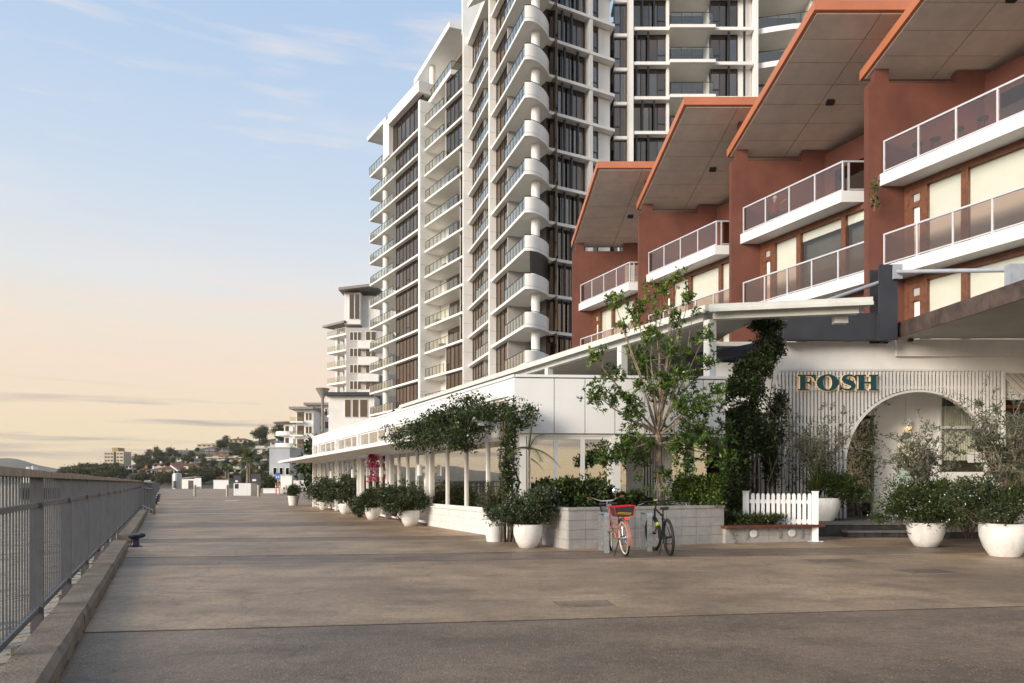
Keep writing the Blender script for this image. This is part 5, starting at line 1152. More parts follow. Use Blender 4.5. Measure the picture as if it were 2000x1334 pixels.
# tapered pot with grass ball at the far end
Y = 43.6; c = G(573, 987); t = thing('potted_plant', 'white tapered pot with a spiky grass mound at the far pavilion corner', 'potted plant', c, GP)
taper(t, c, .26, .34, .58); blades('foliage', M['grass'], t, (c.x, c.y, .55), 500, .75, .55, .03, np.random.default_rng(1)); shrub(t, (c.x, c.y, .9), (.5, .5, .42), 1800, .13, 2, 'hedge', .22, 40, .2)
specs = [ # u, v base, radius, height, plant offset (px), plant radii (m), label
 (632, 996, .26, .42, (-2, 0), (.72, .6, .62), .98, 'bowl planter with a loose dark shrub nearest the far glass door'),
 (674, 1004, .28, .46, (-8, 0), (.78, .6, .66), 1.02, 'bowl planter with a wide shrub second from the far glass door'),
 (728, 1015, .30, .46, (2, 0), (.55, .5, .42), .76, 'bowl planter with a low round shrub before the bougainvillea'),
 (801, 1027.5, .31, .5, (-12, 0), (.80, .6, .52), .82, 'bowl planter with trailing shrub under the flowering pergola vine')]
for i, (u, v, r, h, off, rad, zc, lab) in enumerate(specs):
    c = G(u, v); Y = c.y; t = thing('potted_plant', lab, 'potted plant', c, GP); bowl(t, c, r, h)
    shrub(t, (c.x+px(off[0], Y), c.y, zc), rad, 5200, .10, 20+i, 'bush', .15, 70, .4, zb=.12)
c = G(700, 1011); t = thing('shrub', 'low ground-hugging shrub between two bowl planters at the glass front', 'shrub', c); shrub(t, (c.x, c.y+.2, .42), (.42, .4, .42), 3000, .09, 31, 'bush', .16, 40, zb=.01)
c = G(966, 1057.5); t = thing('potted_plant', 'tall tapered white pot with upright dark rosemary at the corner', 'potted plant', c, GP); taper(t, c, .19, .255, .52)
rs = np.random.default_rng(40); b = MB(); V = []
for i in range(90):
    a = rs.random()*6.283; r = .12+.3*rs.random(); tip = Vector((c.x+math.cos(a)*r, c.y+math.sin(a)*r, .75+.65*rs.random())); bs = Vector((c.x+math.cos(a)*.1, c.y+math.sin(a)*.1, .5)); b.tube([bs, bs.lerp(tip, .5)+Vector((0, 0, .03)), tip], .005, 4)
    for k in np.linspace(.1, 1, 26):
        q = bs.lerp(tip, k); V += [q+Vector(tuple(rs.normal(size=3)*.018)) for _ in range(3)]
b.build('stems', M['stemdark'], t); leaves('foliage', M['hedge'], t, np.array(V), .055, rs, .22, .9)
c = G(1031, 1070); t = thing('potted_plant', 'white bowl planter with a dense grey-green ball shrub beside the block planter', 'potted plant', c, GP); bowl(t, c, .315, .5)
shrub(t, (c.x-.08, c.y, .78), (.60, .5, .42), 9500, .06, 42, 'bush', .13, 110, .5, zb=.28, flowers=40); blades('trailing_grass', M['grass'], t, (c.x+.15, c.y-.15, .52), 90, .35, .42, .018, np.random.default_rng(43), rise=.6)
# olive planters right of the entrance
def olive(t, c, z0, z1, spread, n, seed, lean=(0, 0)):
    rs = np.random.default_rng(seed); b = MB(); c = Vector(c); top = Vector((c.x+lean[0], c.y+lean[1], z0+(z1-z0)*.45)); limb(b, (c.x, c.y, z0), top, .028, .018, rs, .05); V = []
    for i in range(n):
        a = rs.random()*6.283; r = spread*(.35+.65*rs.random()); tip = Vector((top.x+math.cos(a)*r, top.y+math.sin(a)*r*.8, z0+(z1-z0)*(.45+.55*rs.random()*(1.15-.35*r/spread))))
        o = Vector((c.x, c.y, z0)).lerp(top, .45+.55*rs.random()); pts = limb(b, o, tip, .011, .003, rs, .14, 5)
        for s in range(7):
            k = 1+rs.integers(5); q0 = pts[k]; q1 = q0+Vector(tuple(rs.normal(size=3)*.16))+Vector((0, 0, .1)); b.tube([q0, q1], [.004, .002], 4)
            for w in np.linspace(.1, 1, 22): V.append(q0.lerp(q1, w)+Vector(tuple(rs.normal(size=3)*.014)))
    b.build('branches', M['barkgrey'], t); leaves('olive_foliage', M['olive'], t, np.array(V), .078, rs, .27, .5)
c = Vector((XS(1609, 19.3), 19.3, .342)); t = thing('potted_plant', 'big white bowl planter behind the picket fence with strappy grass and shrub', 'potted plant', c, 'potted plants by the entrance')
bowl(t, c, .42, .62, .342); olive(t, (c.x-.15, c.y+.1, 0), .9, 3.5, 1.05, 30, 61); shrub(t, (c.x+.42, c.y-.05, 1.22), (.55, .45, .48), 6500, .06, 62, 'hedge', .14, 80, .5, zb=.7); blades('strap_leaves', M['grass'], t, (c.x-.25, c.y-.1, .92), 150, 1.0, .55, .03, np.random.default_rng(63))
c = G(1808, 1068); t = thing('potted_plant', 'white bowl planter overflowing with white-flowered shrub beside the steps', 'potted plant', c, 'potted plants by the entrance')
bowl(t, c, .37, .52); shrub(t, (c.x-.08, c.y, .95), (.9, .65, .55), 12000, .058, 65, 'hedge', .13, 130, .45, zb=.25, flowers=90); olive(t, (c.x-.05, c.y+.05, 0), .9, 2.6, .95, 30, 66); blades('strap_leaves', M['grass'], t, (c.x+.3, c.y, 1.0), 110, .75, .75, .018, np.random.default_rng(67))
c = G(1962, 1087); t = thing('potted_plant', 'largest white bowl planter with olive sapling and long grass by the canopy', 'potted plant', c, 'potted plants by the entrance')
bowl(t, c, .415, .62); shrub(t, (c.x-.1, c.y, 1.0), (.85, .65, .45), 5200, .06, 70, 'bush', .18, 80, .42, zb=.5, flowers=40); olive(t, (c.x-.02, c.y, 0), .6, 3.1, 1.0, 44, 71); blades('strap_leaves', M['grass'], t, (c.x, c.y, .6), 240, 1.15, .95, .022, np.random.default_rng(72))
for i, u in enumerate((1850, 1900)):
    c = Vector((XS(u, 17.0), 17.0, .0)); t = thing('fern', ['feathery bright green fern behind the white-flowered planter', 'dark broad fern between the two big bowl planters'][i], 'fern', c); blades('fronds', M['tree' if i == 0 else 'hedge'], t, (c.x, c.y, .55), 420, 1.1, .85, .035, np.random.default_rng(80+i)); shrub(t, (c.x, c.y+.2, .9), (.6, .5, .5), 3500, .09, 82+i, 'hedge', .2, 50, .3, zb=.05)
# hedge in the block planter, and round bush
hz0 = .8
def hedge(u0, u1, Y, z0, z1, dep, n, size, seed, lab, m='hedge', nm='hedge'):
    a, b = (u0-1000)/F*Y, (u1-1000)/F*Y; t = thing(nm, lab, 'shrub', ((a+b)/2, Y, z0)); shrub(t, ((a+b)/2, Y, (z0+z1)/2), ((b-a)/2, dep, (z1-z0)/2*1.1), n, size, seed, m, .16, 110, .5, zb=z0-.02)
    return t
hedge(1052, 1195, 15.9, .78, 1.35, .45, 8000, .10, 90, 'dark glossy hedge along the left of the block planter before the windows')
hedge(1195, 1268, 16.3, .78, 1.12, .4, 2600, .10, 91, 'low glossy ground cover between the hedge and the tree trunk')
hedge(1322, 1412, 16.8, .78, 1.55, .5, 7000, .07, 92, 'round bright bush right of the tree trunk in the block planter', 'tree', 'bush')
# bench planter grasses and purple leaves
t = thing('grass_planting', 'strappy dark grasses filling the planter behind the bench seat', 'grass', Fb @ Vector((LB*.5, .6, .36)))
for i in range(16):
    q = Fb @ Vector((LB*(.08+.84*rng.random()), .35+.5*rng.random(), .36)); blades('tuft', M['hedge' if i % 3 else 'grass'], t, q, 70, .45, .32, .016, np.random.default_rng(100+i))
shrub(t, Fb @ Vector((LB*.4, .5, .48)), (LB*.42, .35, .16), 3500, .07, 118, 'hedge', .2, 60, .3, zb=.36)
q = Fb @ Vector((.15, .5, .45)); t = thing('purple_plant', 'dark purple broad-leaved plant at the left end of the bench planter', 'plant', q); blades('leaves', M['purple'], t, q, 40, .45, .4, .09, np.random.default_rng(120))
q = Fb @ Vector((.12, -.03, .3)); t = thing('weed', 'thin weed sprig hanging down the bench block wall', 'weed', q); MB().tube([q, q+Vector((.06, -.03, -.15)), q+Vector((.14, -.04, -.3))], .004, 4).build('stem', M['stemdark'], t); leaves('leaves', M['vine'], t, np.array([q+Vector((.07*k+rng.normal()*.03, -.03, -.15*k)) for k in np.linspace(0, 2, 26)]), .05, np.random.default_rng(3), .35, -.2)
# ---------------------------------------------------------------- the young tree
rs = np.random.default_rng(130); YT = 16.55
tr = thing('young_tree', 'young broad-leaved tree with many bare upright stems in the block planter', 'tree', P(1292, 1000, YT))
tb = MB(); base = P(1294, 1003, YT); base.z = .75; fork = P(1286, 848, YT)
pts_t = limb(tb, base, fork, .085, .07, rs, .02, 6)
V = []; OUT = []
def clump(p, r, n, whorl=9):
    for i in range(int(n*2.1)):
        c = Vector(p)+Vector(tuple(rs.normal(size=3)*r*.55)); ax = Vector(tuple(rs.normal(size=3)*.6))+Vector((0, 0, .6))
        for k in range(whorl): V.append(tuple(c+Vector(tuple(rs.normal(size=3)*.015)))); OUT.append(tuple(ax))
def stem(tu, tv, dy, r0, cl, cn, mid=None, start=None, side=2):
    a = start or fork+Vector((rs.normal()*.03, rs.normal()*.03, 0)); b = P(tu, tv, YT+dy)
    m = a.lerp(b, .5)+(Vector((rs.normal()*.08, rs.normal()*.1, .12)) if mid is None else Vector(mid))
    n = 8; pp = [(a*(1-k)*(1-k)+m*2*k*(1-k)+b*k*k) for k in np.linspace(0, 1, n)]; pp = [q+Vector(tuple(rs.normal(size=3)*.015)) for q in pp]
    tb.tube(pp, [r0+(.006-r0)*k for k in np.linspace(0, 1, n)], 6)
    if cn: clump(b, cl, cn)
    for s in range(side):
        q = pp[rs.integers(3, 7)]; e = q+Vector((rs.normal()*.25, rs.normal()*.2, .15+.25*rs.random())); limb(tb, q, e, .008, .003, rs, .1, 3)
        if cn and rs.random() < .75: clump(e, cl*.6, max(2, cn//3))
    return pp
for tu, tv, dy, r0, cl, cn in ((1160,700,-.5,.03,.16,9),(1200,585,-.2,.03,.18,14),(1245,605,.3,.03,.2,16),(1292,565,-.2,.032,.2,12),(1325,540,.1,.03,.16,9),(1345,575,.4,.028,.18,10),(1378,655,-.3,.03,.2,12),
        (1385,705,.3,.03,.2,12),(1270,650,-.4,.03,.2,16),(1240,690,.2,.025,.2,12),(1310,680,-.5,.028,.2,12),(1330,620,-.1,.025,.14,5),(1355,610,.1,.02,.1,3),(1215,640,-.1,.02,.12,4),(1280,590,.3,.02,.1,3),(1305,600,-.3,.02,.08,2),(1265,720,.5,.02,.22,16),(1322,740,-.5,.022,.25,18),(1290,760,.2,.02,.2,10)):
    stem(tu, tv, dy, r0, cl, cn, side=3)
for tu, tv, dy, r0, cl, cn, mid in ((1165,770,-.6,.04,.26,24,(0,0,-.15)),(1190,735,-.3,.03,.2,12,(0,0,-.1)),(1235,800,-.4,.03,.25,22,(0,0,-.1)),(1375,790,-.4,.03,.25,20,(0,0,-.1)),(1345,800,-.6,.03,.28,26,(0,0,-.1)),(1405,760,.1,.025,.2,12,None)): stem(tu, tv, dy, r0, cl, cn, mid)
low = fork+Vector((0, 0, -.25))
for tu, tv, dy, cl, cn in ((1185,895,-.5,.25,24),(1215,880,-.7,.28,26),(1250,895,-.3,.22,16),(1330,870,-.5,.28,26),(1370,850,-.4,.28,26),(1400,885,-.6,.28,26),(1425,900,-.5,.2,14),(1300,930,-.3,.16,9),(1275,985,-.4,.15,8),(1310,985,-.3,.15,8),(1420,840,.2,.22,16),(1240,850,.1,.25,18),(1345,910,-.2,.25,18)):
    stem(tu, tv, dy, .022, cl, cn, (0, 0, .1), low if tv < 920 else low+Vector((0, 0, -.6)), 2)
tb.build('trunk', M['bark'], tr, True)
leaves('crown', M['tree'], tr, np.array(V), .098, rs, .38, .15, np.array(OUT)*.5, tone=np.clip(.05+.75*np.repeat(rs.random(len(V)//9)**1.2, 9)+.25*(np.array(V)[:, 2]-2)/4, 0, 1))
# ---------------------------------------------------------------- vines
def vine(t, boxes, n, size, seed, m='vine'):
    rs = np.random.default_rng(seed); P_ = []
    for (p, rad, w) in boxes: P_.append(blob(p, rad, int(n*w), rs, 45, .17))
    pts = np.concatenate(P_); leaves('foliage', M[m], t, pts, size, rs, .45, -.15); return pts, rs
t = thing('flowering_vine', 'thick dark vine with pale blossoms spilling over the corner pergola', 'vine', FR @ Vector((2, 1, 0)))
bx = [(tuple(FR @ Vector((s, y, z))), (rx, ry, rz), w) for s, y, z, rx, ry, rz, w in ((-.5,.1,2.95,.45,.45,.36,.35),(.4,.8,2.85,.62,.6,.36,.65),(1.6,1.0,2.88,.7,.6,.38,.75),(2.7,1.15,2.85,.65,.55,.36,.6),(.9,1.2,2.5,.5,.4,.3,.25),(3.7,1.5,2.75,.6,.5,.4,.45),(1.2,.5,3.3,.8,.5,.3,.5),(2.4,1.6,2.45,.5,.4,.25,.25),(.2,1.5,2.4,.6,.4,.3,.35))]
pts, rs = vine(t, bx, 3600, .085, 140)
fb = MB()
for i in range(26):
    q = Vector(pts[rs.integers(len(pts))]); fb.add([q+Vector((.03, 0, 0)), q+Vector((0, -.02, .03)), q+Vector((-.03, 0, 0)), q+Vector((0, -.02, -.03))], [(0, 1, 2, 3)])
M['lilac'] = mat('lilac_blossom', (.55,.40,.52), .7, .05); kind(fb.build('blossoms', M['lilac'], t), 'stuff')
b = MB()
for i in range(7): a = P(992+rs.normal()*6, 1000, 16.6+rs.normal()*.08); a.z = 0; limb(b, a, a+Vector((rs.normal()*.1, rs.normal()*.1, 2.8)), .03, .02, rs, .05, 8)
b.build('stems', M['stemdark'], t, True); q = P(995, 900, 16.55); pts2 = blob(q, (.22, .2, 1.0), 1300, rs, 40, .2); leaves('stem_foliage', M['vine'], t, pts2, .09, rs, .45, -.2)
t = thing('climbing_vine', 'dark climbing vine covering the gap between the pavilion and the slatted screen', 'vine', P(1465, 1000, 19.2))
bx = [(tuple(P(u, v, Y)), (rx, .35, rz), w) for u, v, Y, rx, rz, w in ((1500,632,19,.42,.2,.45),(1500,670,19,.3,.4,.55),(1475,715,19,.5,.35,.8),(1455,760,18.9,.55,.5,1.1),(1450,830,18.8,.6,.6,1.2),(1480,850,19.2,.5,.5,.8),(1440,900,18.6,.35,.7,.9),(1430,960,18.6,.3,.5,.6),(1505,900,19.6,.2,.6,.35),(1518,680,19.4,.2,.35,.3),(1520,820,19.8,.3,.9,.35))]
pts, rs = vine(t, bx, 3600, .10, 150)
b = MB()
for i in range(6): q = P(1440+i*14, 990, 18.9); q.z = .2; limb(b, q, P(1450+i*10, 640+rs.random()*120, 19.1), .022, .008, rs, .06, 9)
b.build('stems', M['stemdark'], t, True)
t = thing('climbing_vine', 'loose vine trailing over the inner left edge of the arch doorway', 'vine', P(1690, 1000, 20.9))
rs = np.random.default_rng(155); V2_ = []
b = MB()
for i in range(9):
    u = 1668+i*5; top = 812+rs.random()*20; bot = 900+rs.random()*80; pp = [P(u+rs.normal()*4, v, 20.75+rs.normal()*.05) for v in np.linspace(top, bot, 9)]; b.tube(pp, .005, 4)
    for q in pp: V2_ += [q+Vector(tuple(rs.normal(size=3)*.09)) for _ in range(13)]
b.build('stems', M['stemdark'], t); leaves('foliage', M['vine'], t, np.array(V2_), .1, rs, .4, -.3)
t = thing('climbing_vine', 'sparse vine twining up the white slats left of the bowl planter', 'vine', P(1540, 1000, 20.2)); V2_ = []; b = MB()
for i in range(12):
    u = 1520+i*11; pp = [P(u+rs.normal()*5, v, 20.28+rs.normal()*.02) for v in np.linspace(985, 830+rs.random()*90, 8)]; b.tube(pp, .006, 4)
    for q in pp: V2_ += [q+Vector(tuple(rs.normal(size=3)*.08)) for _ in range(7)]
b.build('stems', M['stemdark'], t); leaves('foliage', M['vine'], t, np.array(V2_), .09, rs, .4, -.2)
t = thing('bougainvillea', 'magenta bougainvillea spray hanging before the river glass', 'bougainvillea', FR @ Vector((10.3, .4, 0))); b = MB(); V2_ = []
for i in range(8):
    a = P(729+rs.normal()*3, 885, 28.4); e = P(729+rs.normal()*7, 905+rs.random()*48, 28.4); pp = limb(b, a, e, .008, .003, rs, .12, 6)
    for q in pp: V2_ += [q+Vector(tuple(rs.normal(size=3)*.12)) for _ in range(6)]
a = P(729, 990, 28.8); a.z = 0; limb(b, a, P(729, 885, 28.4), .02, .01, rs, .04, 7); b.build('stems', M['stemdark'], t); leaves('bracts', M['pink'], t, np.array(V2_), .11, rs, .7, 0)
# ---------------------------------------------------------------- small palm by the corner
def palm(p, h, n, L, name, lab, seed, r=.09, drop=.9, sw=.02, upright=False):
    rs = np.random.default_rng(seed); p = Vector(p); t = thing(name, lab, 'palm', p); top = p+Vector((.02, 0, h)); b = MB(); limb(b, p, top, r, r*.7, rs, .01, 6); b.build('trunk', M['barkgrey'], t, True)
    V = []; Fc = []; T = []; st = MB()
    for i in range(n):
        az = 6.283*i/n+rs.normal()*.3; el = R(75)-R(95)*rs.random(); q = top.copy(); pts = [q.copy()]; d = Vector((math.cos(az)*math.cos(el), math.sin(az)*math.cos(el), math.sin(el)))
        for k in range(10): q = q+d*L/10; d = (d+Vector((0, 0, -drop*.13))).normalized(); pts.append(q.copy())
        st.tube(pts, [.018*L/1.2*(1-.08*k) for k in range(11)], 4); tone = rs.random()
        for k in range(1, 11):
            for f in (0, .5):
                c0 = pts[k-1].lerp(pts[k], f); tg = (pts[k]-pts[k-1]).normalized(); sd_ = tg.cross(Vector((0, 0, 1))); sd_ = sd_.normalized() if sd_.length > .01 else Vector((1, 0, 0))
                for s in (-1, 1):
                    ll = L*.30*(1-abs(k/10-.45)*1.1); e = c0+(sd_*s+tg*.7+Vector((0, 0, -.35))).normalized()*ll; w = tg*sw; n0 = len(V); V += [c0-w, c0+w, e]; Fc.append((n0, n0+1, n0+2)); T += [tone]*3
    st.build('frond_ribs', M['palm'], t); me = bpy.data.meshes.new('fronds'); me.from_pydata([tuple(x) for x in V], [], Fc); at = me.attributes.new('leaf', 'FLOAT', 'POINT'); at.data.foreach_set('value', np.array(T, 'f')); me.materials.append(M['palm']); kind(link('crown', me, t), 'stuff')
    return t
p = P(1032, 1010, 15.75); p.z = .75
t = palm(p, 1.38, 5, .85, 'young_palm', 'young palm with yellowing fronds at the left end of the block planter', 200, .04, .9, .012)
MB().tube([p+Vector((0, 0, 1.35)), p+Vector((.05, 0, 1.75)), p+Vector((.13, 0, 2.2))], [.03, .025, .012], 6).build('spear_leaf', M['palm'], t)
# ================================================================ FAR END OF THE PROMENADE
for i, u in enumerate((380.5, 443.7, 505)):
    p = G(u, 969.3); t = thing('steel_bollard', ['steel bollard alone on the open deck nearest the river', 'steel bollard just left of the white planter box', 'steel bollard just right of the white planter box'][i], 'bollard', p, 'steel bollards across the promenade'); MB().cyl(p, .13, 0, 1.12, 16).build('shaft', M['steel'], t, True); MB().lathe(p, [(.135, 1.12), (.135, 1.14), (.1, 1.16)], 16).build('cap', M['steel'], t)
pb = G(473.5, 968); t = thing('planter_box', 'white boarded planter box holding a palm on the promenade', 'planter', pb); w = px(16.5, pb.y)
MB().box(pb.x-w+.02, pb.x+w-.02, pb.y, pb.y+1.7, 0, 1.3).build('core', M['soil'], t)
for j in range(11): x = pb.x-w+2*w*j/11; piece('board', M['panel'], t, I4, x+.01, x+2*w/11-.01, pb.y-.03, pb.y-.002, 0, 1.33)
for s in (-1, 1): piece('side_board', M['panel'], t, I4, pb.x+s*w-.03, pb.x+s*w+.03, pb.y, pb.y+1.7, 0, 1.33)
piece('notice', M['blackmetal'], t, I4, pb.x-w+.1, pb.x-w+.5, pb.y-.045, pb.y-.032, .75, 1.25)
palm((pb.x+.25, pb.y+.8, 1.3), 2.9, 15, 2.2, 'palm_tree', 'palm tree growing from the white planter box on the promenade', 210, .17, 1.1, .05)
palm(G(487, 962), 4.2, 13, 2.0, 'palm_tree', 'second palm tree just behind the planter box palm', 211, .15, 1.2, .05)
for i, (u0, u1, v0, v1, lab) in enumerate(((456.5, 469, 929, 962, 'short dark notice pillar left of the planter box palm'), (488, 507, 926, 962, 'broad dark notice pillar right of the planter box palm'))):
    p = G((u0+u1)/2, v1); Yp = p.y; hw = px((u1-u0)/2, Yp); hh = H+(HV-v0)/F*Yp; t = thing('notice_pillar', lab, 'notice pillar', p); MB().box(p.x-hw, p.x+hw, Yp, Yp+.5, 0, hh).build('body', M['steelgrey'], t); piece('notice', M['panel'], t, I4, p.x-hw*.5, p.x+hw*.3, Yp-.02, Yp-.002, hh*.62, hh*.72)
M['bluesign'] = mat('blue_sign', (.02,.13,.42), .5); M['orangepost'] = mat('orange_post', (.75,.17,.02), .5)
p = G(543, 966); t = thing('blue_sign', 'blue direction sign on a thin post by the far pavilion end', 'sign', p); MB().cyl(p, .04, 0, 2.6, 8).build('post', M['alu'], t); MB().box(p.x-.27, p.x+.27, p.y-.06, p.y-.04, 1.75, 2.55).build('plate', M['bluesign'], t)
for x in (-.12, .12): MB().box(p.x+x-.05, p.x+x+.05, p.y-.07, p.y-.061, 1.9, 2.2).build('pictogram', M['panel'], t)
for i, u in enumerate((539, 546)):
    p = G(u, 963.5); t = thing('flexible_post', ['orange flexible post with reflective band, first of a pair', 'orange flexible post with reflective band, second of a pair'][i], 'post', p, 'orange posts by the blue sign'); MB().cyl(p, .07, 0, 1.35, 10).build('shaft', M['orangepost'], t, True); MB().cyl(p, .073, .8, 1.0, 10).build('band', M['panel'], t)
for i, (u0, u1, v0, v1, m, lab) in enumerate(((514, 554, 955, 963.5, 'panel', 'low white bench wall with timber top beyond the pavilion'), (548, 570, 930, 962, 'cream', 'tan board fence panel beyond the far tapered pot'), (573, 600, 939, 958, 'panel', 'white low wall beside the far pavilion corner'), (417, 446, 938, 955, 'panel', 'white gate wall at the end of the promenade'))):
    p = G((u0+u1)/2, v1); Yp = p.y; hw = px((u1-u0)/2, Yp); hh = H+(HV-v0)/F*Yp; o = MB().box(p.x-hw, p.x+hw, Yp, Yp+.3, 0, hh).box(p.x-hw-.05, p.x+hw+.05, Yp-.06, Yp+.36, hh, hh+.08).build('low_wall', M[m]); tag(o, lab, 'wall')
p = G(340, 954.5); t = thing('light_mast', 'leaning white light head on a mast at the wharf end', 'lamp post', p); hh = H+(HV-918)/F*p.y; MB().cyl(p, .12, 0, hh, 8).build('mast', M['galv'], t); MB().bar((p.x-.8, p.y, hh+1.0), (p.x+.9, p.y, hh-.2), .4, .3).build('lamp_head', M['panel'], t)
p = G(345.5, 955); t = thing('storage_silo', 'small pale round silo at the wharf end', 'silo', p); MB().lathe(p, [(1.0, 0), (1.0, 3.0), (.9, 3.4), (.3, 3.6)], 20).build('shell', M['galv'], t, True); MB().box(p.x-.3, p.x+.3, p.y-1.06, p.y-.98, .2, 1.8).build('hatch', M['steelgrey'], t)
p = G(366, 954.5); t = thing('shed', 'small white shed with shallow roof at the wharf end', 'shed', p); MB().box(p.x-1.9, p.x+1.9, p.y, p.y+2.5, 0, 2.3).build('wall', M['towerwhite'], t); MB().prism([(p.x-2.2, p.y-.3), (p.x+2.2, p.y-.3), (p.x+2.2, p.y+2.8), (p.x-2.2, p.y+2.8)], lambda x, y: 2.3+.1*(x-p.x+2.2), lambda x, y: 2.42+.1*(x-p.x+2.2)).build('roof', M['galv'], t); MB().box(p.x+.2, p.x+1.4, p.y-.03, p.y+.0, 0, 1.9).build('door', M['roomdark'], t)
p = G(387, 954.5); o = MB().box(p.x-.75, p.x+.75, p.y-.1, p.y, .5, 2.5).box(p.x-.7, p.x-.6, p.y, p.y+.1, 0, 2.4).box(p.x+.6, p.x+.7, p.y, p.y+.1, 0, 2.4).build('site_board', M['panel']); tag(o, 'plain white site board standing at the wharf end', 'board')
# ---------------------------------------------------------------- grey apartment block behind the tower
gb = thing('apartment_block', 'grey and white apartment block with stacked corner balconies behind the tower', 'apartments', (-32, 138, 0)); YA = 136
XA = lambda u: (u-1000)/F*YA; ZA = lambda v: H+(HV-v)/F*YA
M['greyapt'] = mat('grey_apartment_paint', (.47,.445,.43), .8, .04, .5); M['aptroof'] = mat('brown_roof_metal', (.27,.235,.215), .6, .06, .5)
MB().box(XA(676), XA(760), YA, YA+22, 0, ZA(640)).build('wall', M['greyapt'], gb); MB().box(XA(673), XA(705), YA-.4, YA+10, ZA(634), ZA(572)).build('stair_tower', M['towerwhite'], gb)
MB().box(XA(705.2), XA(740), YA+1, YA+12, ZA(640)+.02, ZA(575)).build('upper_wall', M['cream'], gb)
MB().prism([(XA(666), YA-2), (XA(740), YA-2), (XA(740), YA+12), (XA(666), YA+12)], lambda x, y: ZA(572)+(x-XA(666))*.12, lambda x, y: ZA(572)+.5+(x-XA(666))*.12).build('roof', M['aptroof'], gb)
FA = fr((-36.1, 140, 0), (4.6, -4.0)); LA = 6.1
MB(FA).prism([(-.5, -.8), (LA+.4, -.8), (LA+.4, 5), (-.5, 5)], lambda x, y: 31.6, lambda x, y: 32.0).build('balcony_roof', M['aptroof'], gb)
for i in range(6):
    z = 27.4+1.37+.7-3.05*i-.0; MB(FA).box(0, LA, 0, 5, z, z+.35).build('balcony_slab', M['towerwhite'], gb); railing(gb, FA, .05, LA-.05, .05, z+.35, 1.1, .8, m=M['alu'], g=M['balglass'], rt=.03)
for x, y in ((1.6, 1), (4.6, 1)): MB(FA).box(x-.3, x+.3, y, y+.6, 0, 31.6).build('balcony_pier', M['towerwhite'], gb)
MB(FA).box(.8, LA, 3.2, 4.4, 0, 31.6).build('recess_wall', M['greyapt'], gb)
def win(parent, x0, x1, y, z0, z1, m='tglass', fm='panel', n=2):
    w = MB().box(x0, x1, y-.08, y, z0, z1).build('window_frame', M[fm], parent); dx = (x1-x0)/n
    for k in range(n): piece('pane', M[m], w, I4, x0+dx*k+.08, x0+dx*(k+1)-.08, y-.1, y-.082, z0+.1, z1-.1)
win(gb, XA(683), XA(704), YA-.4, ZA(625), ZA(575), n=2)
for i in range(6):
    zc = ZA(650)-i*3.1; win(gb, XA(683), XA(706), YA, zc-1.5, zc+.2, n=3); win(gb, XA(714), XA(735), YA, zc-1.5, zc+.3, n=2); MB().box(XA(701.5), XA(742), YA-1.4, YA-.15, zc-3.2, zc-1.75).build('bay_balcony', M['cream'], gb)
MB().box(XA(660), XA(745), YA-7, YA-1.6, 0, ZA(782)).build('podium_wall', M['towerwhite'], gb); MB().box(XA(655), XA(745), YA-8, YA-1.5, ZA(782), ZA(776)).build('podium_roof', M['steelgrey'], gb)
for u0, u1 in ((690, 702), (704, 716), (718, 733)): win(gb, XA(u0), XA(u1), YA-7, ZA(822), ZA(788), n=1)
# white apartments beyond the pavilion
def blk(u0, u1, v0, Yb, lab, floors, curved=False):
    xa, xb = (u0-1000)/F*Yb, (u1-1000)/F*Yb; zt = H+(HV-v0)/F*Yb; t = thing('apartment_block', lab, 'apartments', ((xa+xb)/2, Yb, 0)); MB().box(xa, xb, Yb, Yb+14, 0, zt).build('wall', M['towerwhite'], t)
    if curved: MB().lathe((xa+.2, Yb+2), [(3.0, zt), (3.6, zt+.35), (3.6, zt+.6), (.5, zt+.9)], 24).build('roof', M['aptroof'], t)
    else: MB().box(xa-1.2, xb+.3, Yb-1.5, Yb+14, zt, zt+.55).build('roof', M['aptroof'], t)
    for i in range(floors):
        z = zt-3.1*(i+1)
        if curved: MB().lathe((xa+.2, Yb+2), [(3.0, z), (3.0, z+.3), (2.95, z+1.1), (2.7, z+1.1)], 24).build('balcony', M['cream'], t)
        else: MB().box(xa-1.0, (xa+xb)/2, Yb-1.4, Yb-.01, z, z+.3).build('balcony_slab', M['towerwhite'], t); MB().box(xa-1.0, (xa+xb)/2, Yb-1.4, Yb-1.34, z+.3, z+1.3).build('balcony_glass', M['balglass'], t)
        win(t, (xa+xb)/2+.2 if not curved else xa+2.6, xb-.3, Yb, z+.6, z+2.4, n=2); win(t, xa+.3, (xa+xb)/2-.2, Yb, z+.4, z+2.5, n=2, fm='darkframe')
blk(578, 612, 800, 165, 'white three-storey apartments with dark flat roof beyond the pavilion trees', 5); blk(555, 576, 828, 190, 'pale apartments with round stacked balconies beyond the pavilion', 5, True); blk(606, 660, 792, 172, 'white low apartment wing partly behind the pavilion trees', 3)
o = MB().lathe(((630-1000)/F*150, 150), [(.25, 12), (.3, 19), (1.3, 20.8), (1.45, 21.1), (.2, 21.3)], 24).build('roof_canopy', M['aptroof'], None, True); tag(o, 'dark round mushroom canopy beside the grey apartment balconies', 'canopy')
